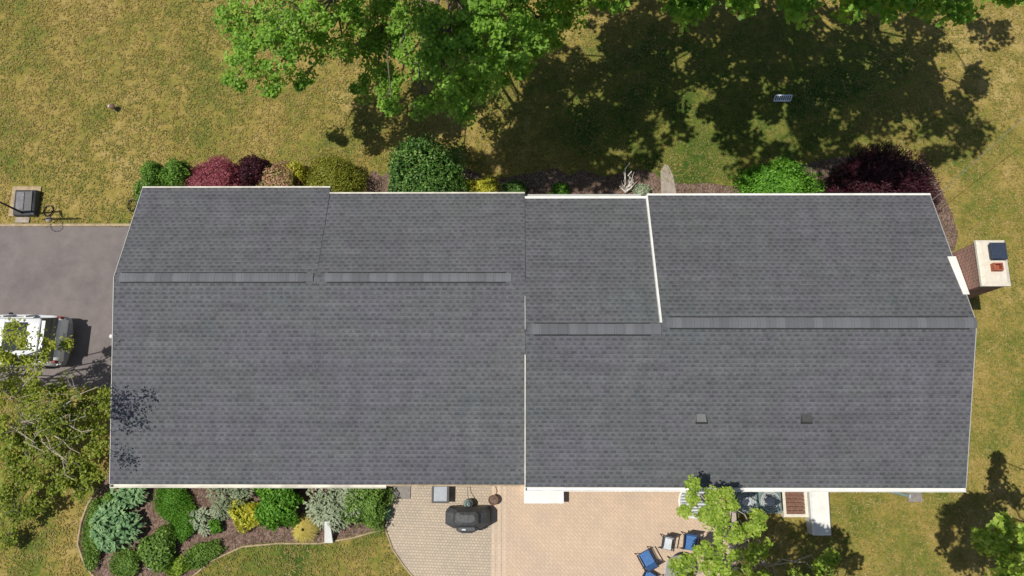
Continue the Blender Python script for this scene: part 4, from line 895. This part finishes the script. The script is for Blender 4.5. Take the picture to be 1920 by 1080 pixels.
# low brick wall, condensers, slatted hatch, white chest
q0, q1 = at(1372, 925, .4), at(1374, 990, .4); tag(MB().box((q0.x, (q0.y + q1.y) / 2 + .2, .2), (.22, q0.y - q1.y + .5, .4)).build('low_brick_wall', M['brick']), 'low red brick wall at the end of the patio', 'wall')
def ac(u, v, label):
    q = at(u, v, .8); t = thing('air_conditioner', label, 'air conditioner', (q.x, q.y, 0), 0, 'air conditioners behind the house')
    MB().box((0, 0, .42), (.76, .76, .8)).build('case', M['acgreen'], t, bevel=.02)
    g = MB()
    for r in (.08, .14, .20, .26, .32): g.tube([(r * math.cos(a), r * math.sin(a), .845) for a in [i * math.pi / 12 for i in range(25)]], .014, 4)
    for k in range(12): a = k * math.pi / 6; g.tube([(.05 * math.cos(a), .05 * math.sin(a), .845), (.33 * math.cos(a), .33 * math.sin(a), .845)], .006, 4)
    g.build('grille', M['acgrill'], t); MB().lathe([(.16, .83), (.16, .86), (.06, .875)], n=16).build('fan_motor', M['whitetop'], t)
    MB().lathe([(.34, .822), (.34, .826), (.02, .827)], n=24).build('fan_opening', M['greyconc'], t)
    s = MB()
    for k in range(8): s.box((0, -.385, .15 + k * .08), (.68, .02, .03)); s.box((.385, 0, .15 + k * .08), (.02, .68, .03))
    s.build('louvre', M['acgrill'], t)
ac(1399, 940, 'left air conditioner next to the low brick wall'); ac(1444, 940, 'right air conditioner next to the brown slatted hatch')
q = at(1490, 941, .25); t = thing('slatted_hatch', 'brown slatted wooden hatch in a cream frame under the rear gutter', 'hatch', (q.x, q.y, 0)); s_ = MB()
for k in range(6): s_.box((0, -.33 + k * .13, .27), (.66, .085, .03))
s_.build('slat', M['wood'], t); f = MB(); f.box((0, -.46, .15), (.86, .1, .3)); f.box((-.38, 0, .15), (.1, .82, .3)); f.box((.38, 0, .15), (.1, .82, .3)); f.build('frame', M['cream_cap'], t)
MB().box((0, 0, .1), (.66, .82, .14)).build('well', M['brick'], t)
q0, q1 = at(1538, 922, .6), at(1536, 1003, .6); t = thing('white_chest', 'long white chest standing out from the rear wall on the lawn', 'chest', (q0.x - .02, (q0.y + q1.y) / 2, 0)); Ln = q0.y - q1.y
MB().loft([[(-.33, -Ln / 2, 0), (.27, -Ln / 2, 0), (.31, Ln / 2, 0), (-.33, Ln / 2, 0)], [(-.33, -Ln / 2, .55), (.27, -Ln / 2, .55), (.31, Ln / 2, .55), (-.33, Ln / 2, .55)]]).build('body', M['whitetop'], t)
MB().loft([[(-.35, -Ln / 2 - .02, .552), (.29, -Ln / 2 - .02, .552), (.34, Ln / 2, .552), (-.35, Ln / 2, .552)], [(-.30, -Ln / 2 + .02, .63), (.24, -Ln / 2 + .02, .63), (.28, Ln / 2, .63), (-.30, Ln / 2, .63)]]).build('lid', M['white'], t)
MB().box((.0, -Ln / 2 - .03, .45), (.15, .03, .03)).build('handle', M['greytrim'], t)
q = at(1688, 926, .1); t = thing('splash_block', 'dark grey downspout elbow lying under the right end of the rear gutter', 'downspout', (q.x, q.y, 0), R_(-14))
MB().box((0, 0, .08), (.66, .1, .09)).build('pipe', M['acgreen'], t, bevel=.02); MB().box((.33, 0, .08), (.05, .13, .11)).build('outlet', M['greytrim'], t)
q = at(1714, 930); tag(MB().box((q.x, q.y + .05, .03), (.5, .5, .05)).build('concrete_slab', M['greyconc'], bevel=.01), 'grey concrete slab beside the dark downspout elbow', 'slab')
# white plank in the bed
q0, q1 = at(616, 978, .75), at(611, 1018, .15); t = thing('white_plank', 'white painted plank leaning beside the straw grass', 'plank', ((q0.x + q1.x) / 2, (q0.y + q1.y) / 2, 0)); Ly = q0.y - q1.y
MB().loft([[(-.15, -Ly / 2, .02), (.14, -Ly / 2, .02), (.14, -Ly / 2, .15), (-.15, -Ly / 2, .15)], [(-.04, Ly / 2, .68), (.14, Ly / 2, .68), (.14, Ly / 2, .75), (-.04, Ly / 2, .75)]]).build('board', M['white'], t)
MB().box((.04, Ly / 2 - .08, .31), (.06, .06, .62)).build('support', M['greytrim'], t)
q = at(282, 1062, .1); tag(MB().lathe([(.11, 0), (.13, .08), (.09, .16), (.02, .18)], (q.x, q.y, 0), 8).build('rock', M['whitetop']), 'pale rock in the garden bed among the low plants', 'rock')
# service cable to the house corner and its post off the picture
ca, cb_ = Vector((14.0, 8.2, 3.15)), at(1885, 255, 4.6); d_ = cb_ - ca; pts = [ca + d_ * t_ * 2.2 + Vector((0, 0, -.35 * math.sin(math.pi * t_))) for t_ in [i / 14 for i in range(15)]]
t = tag(MB().tube(pts, .009, 5).build('service_cable', M['cable']), 'thin overhead cable running from the front corner of the house over the lawn', 'cable')
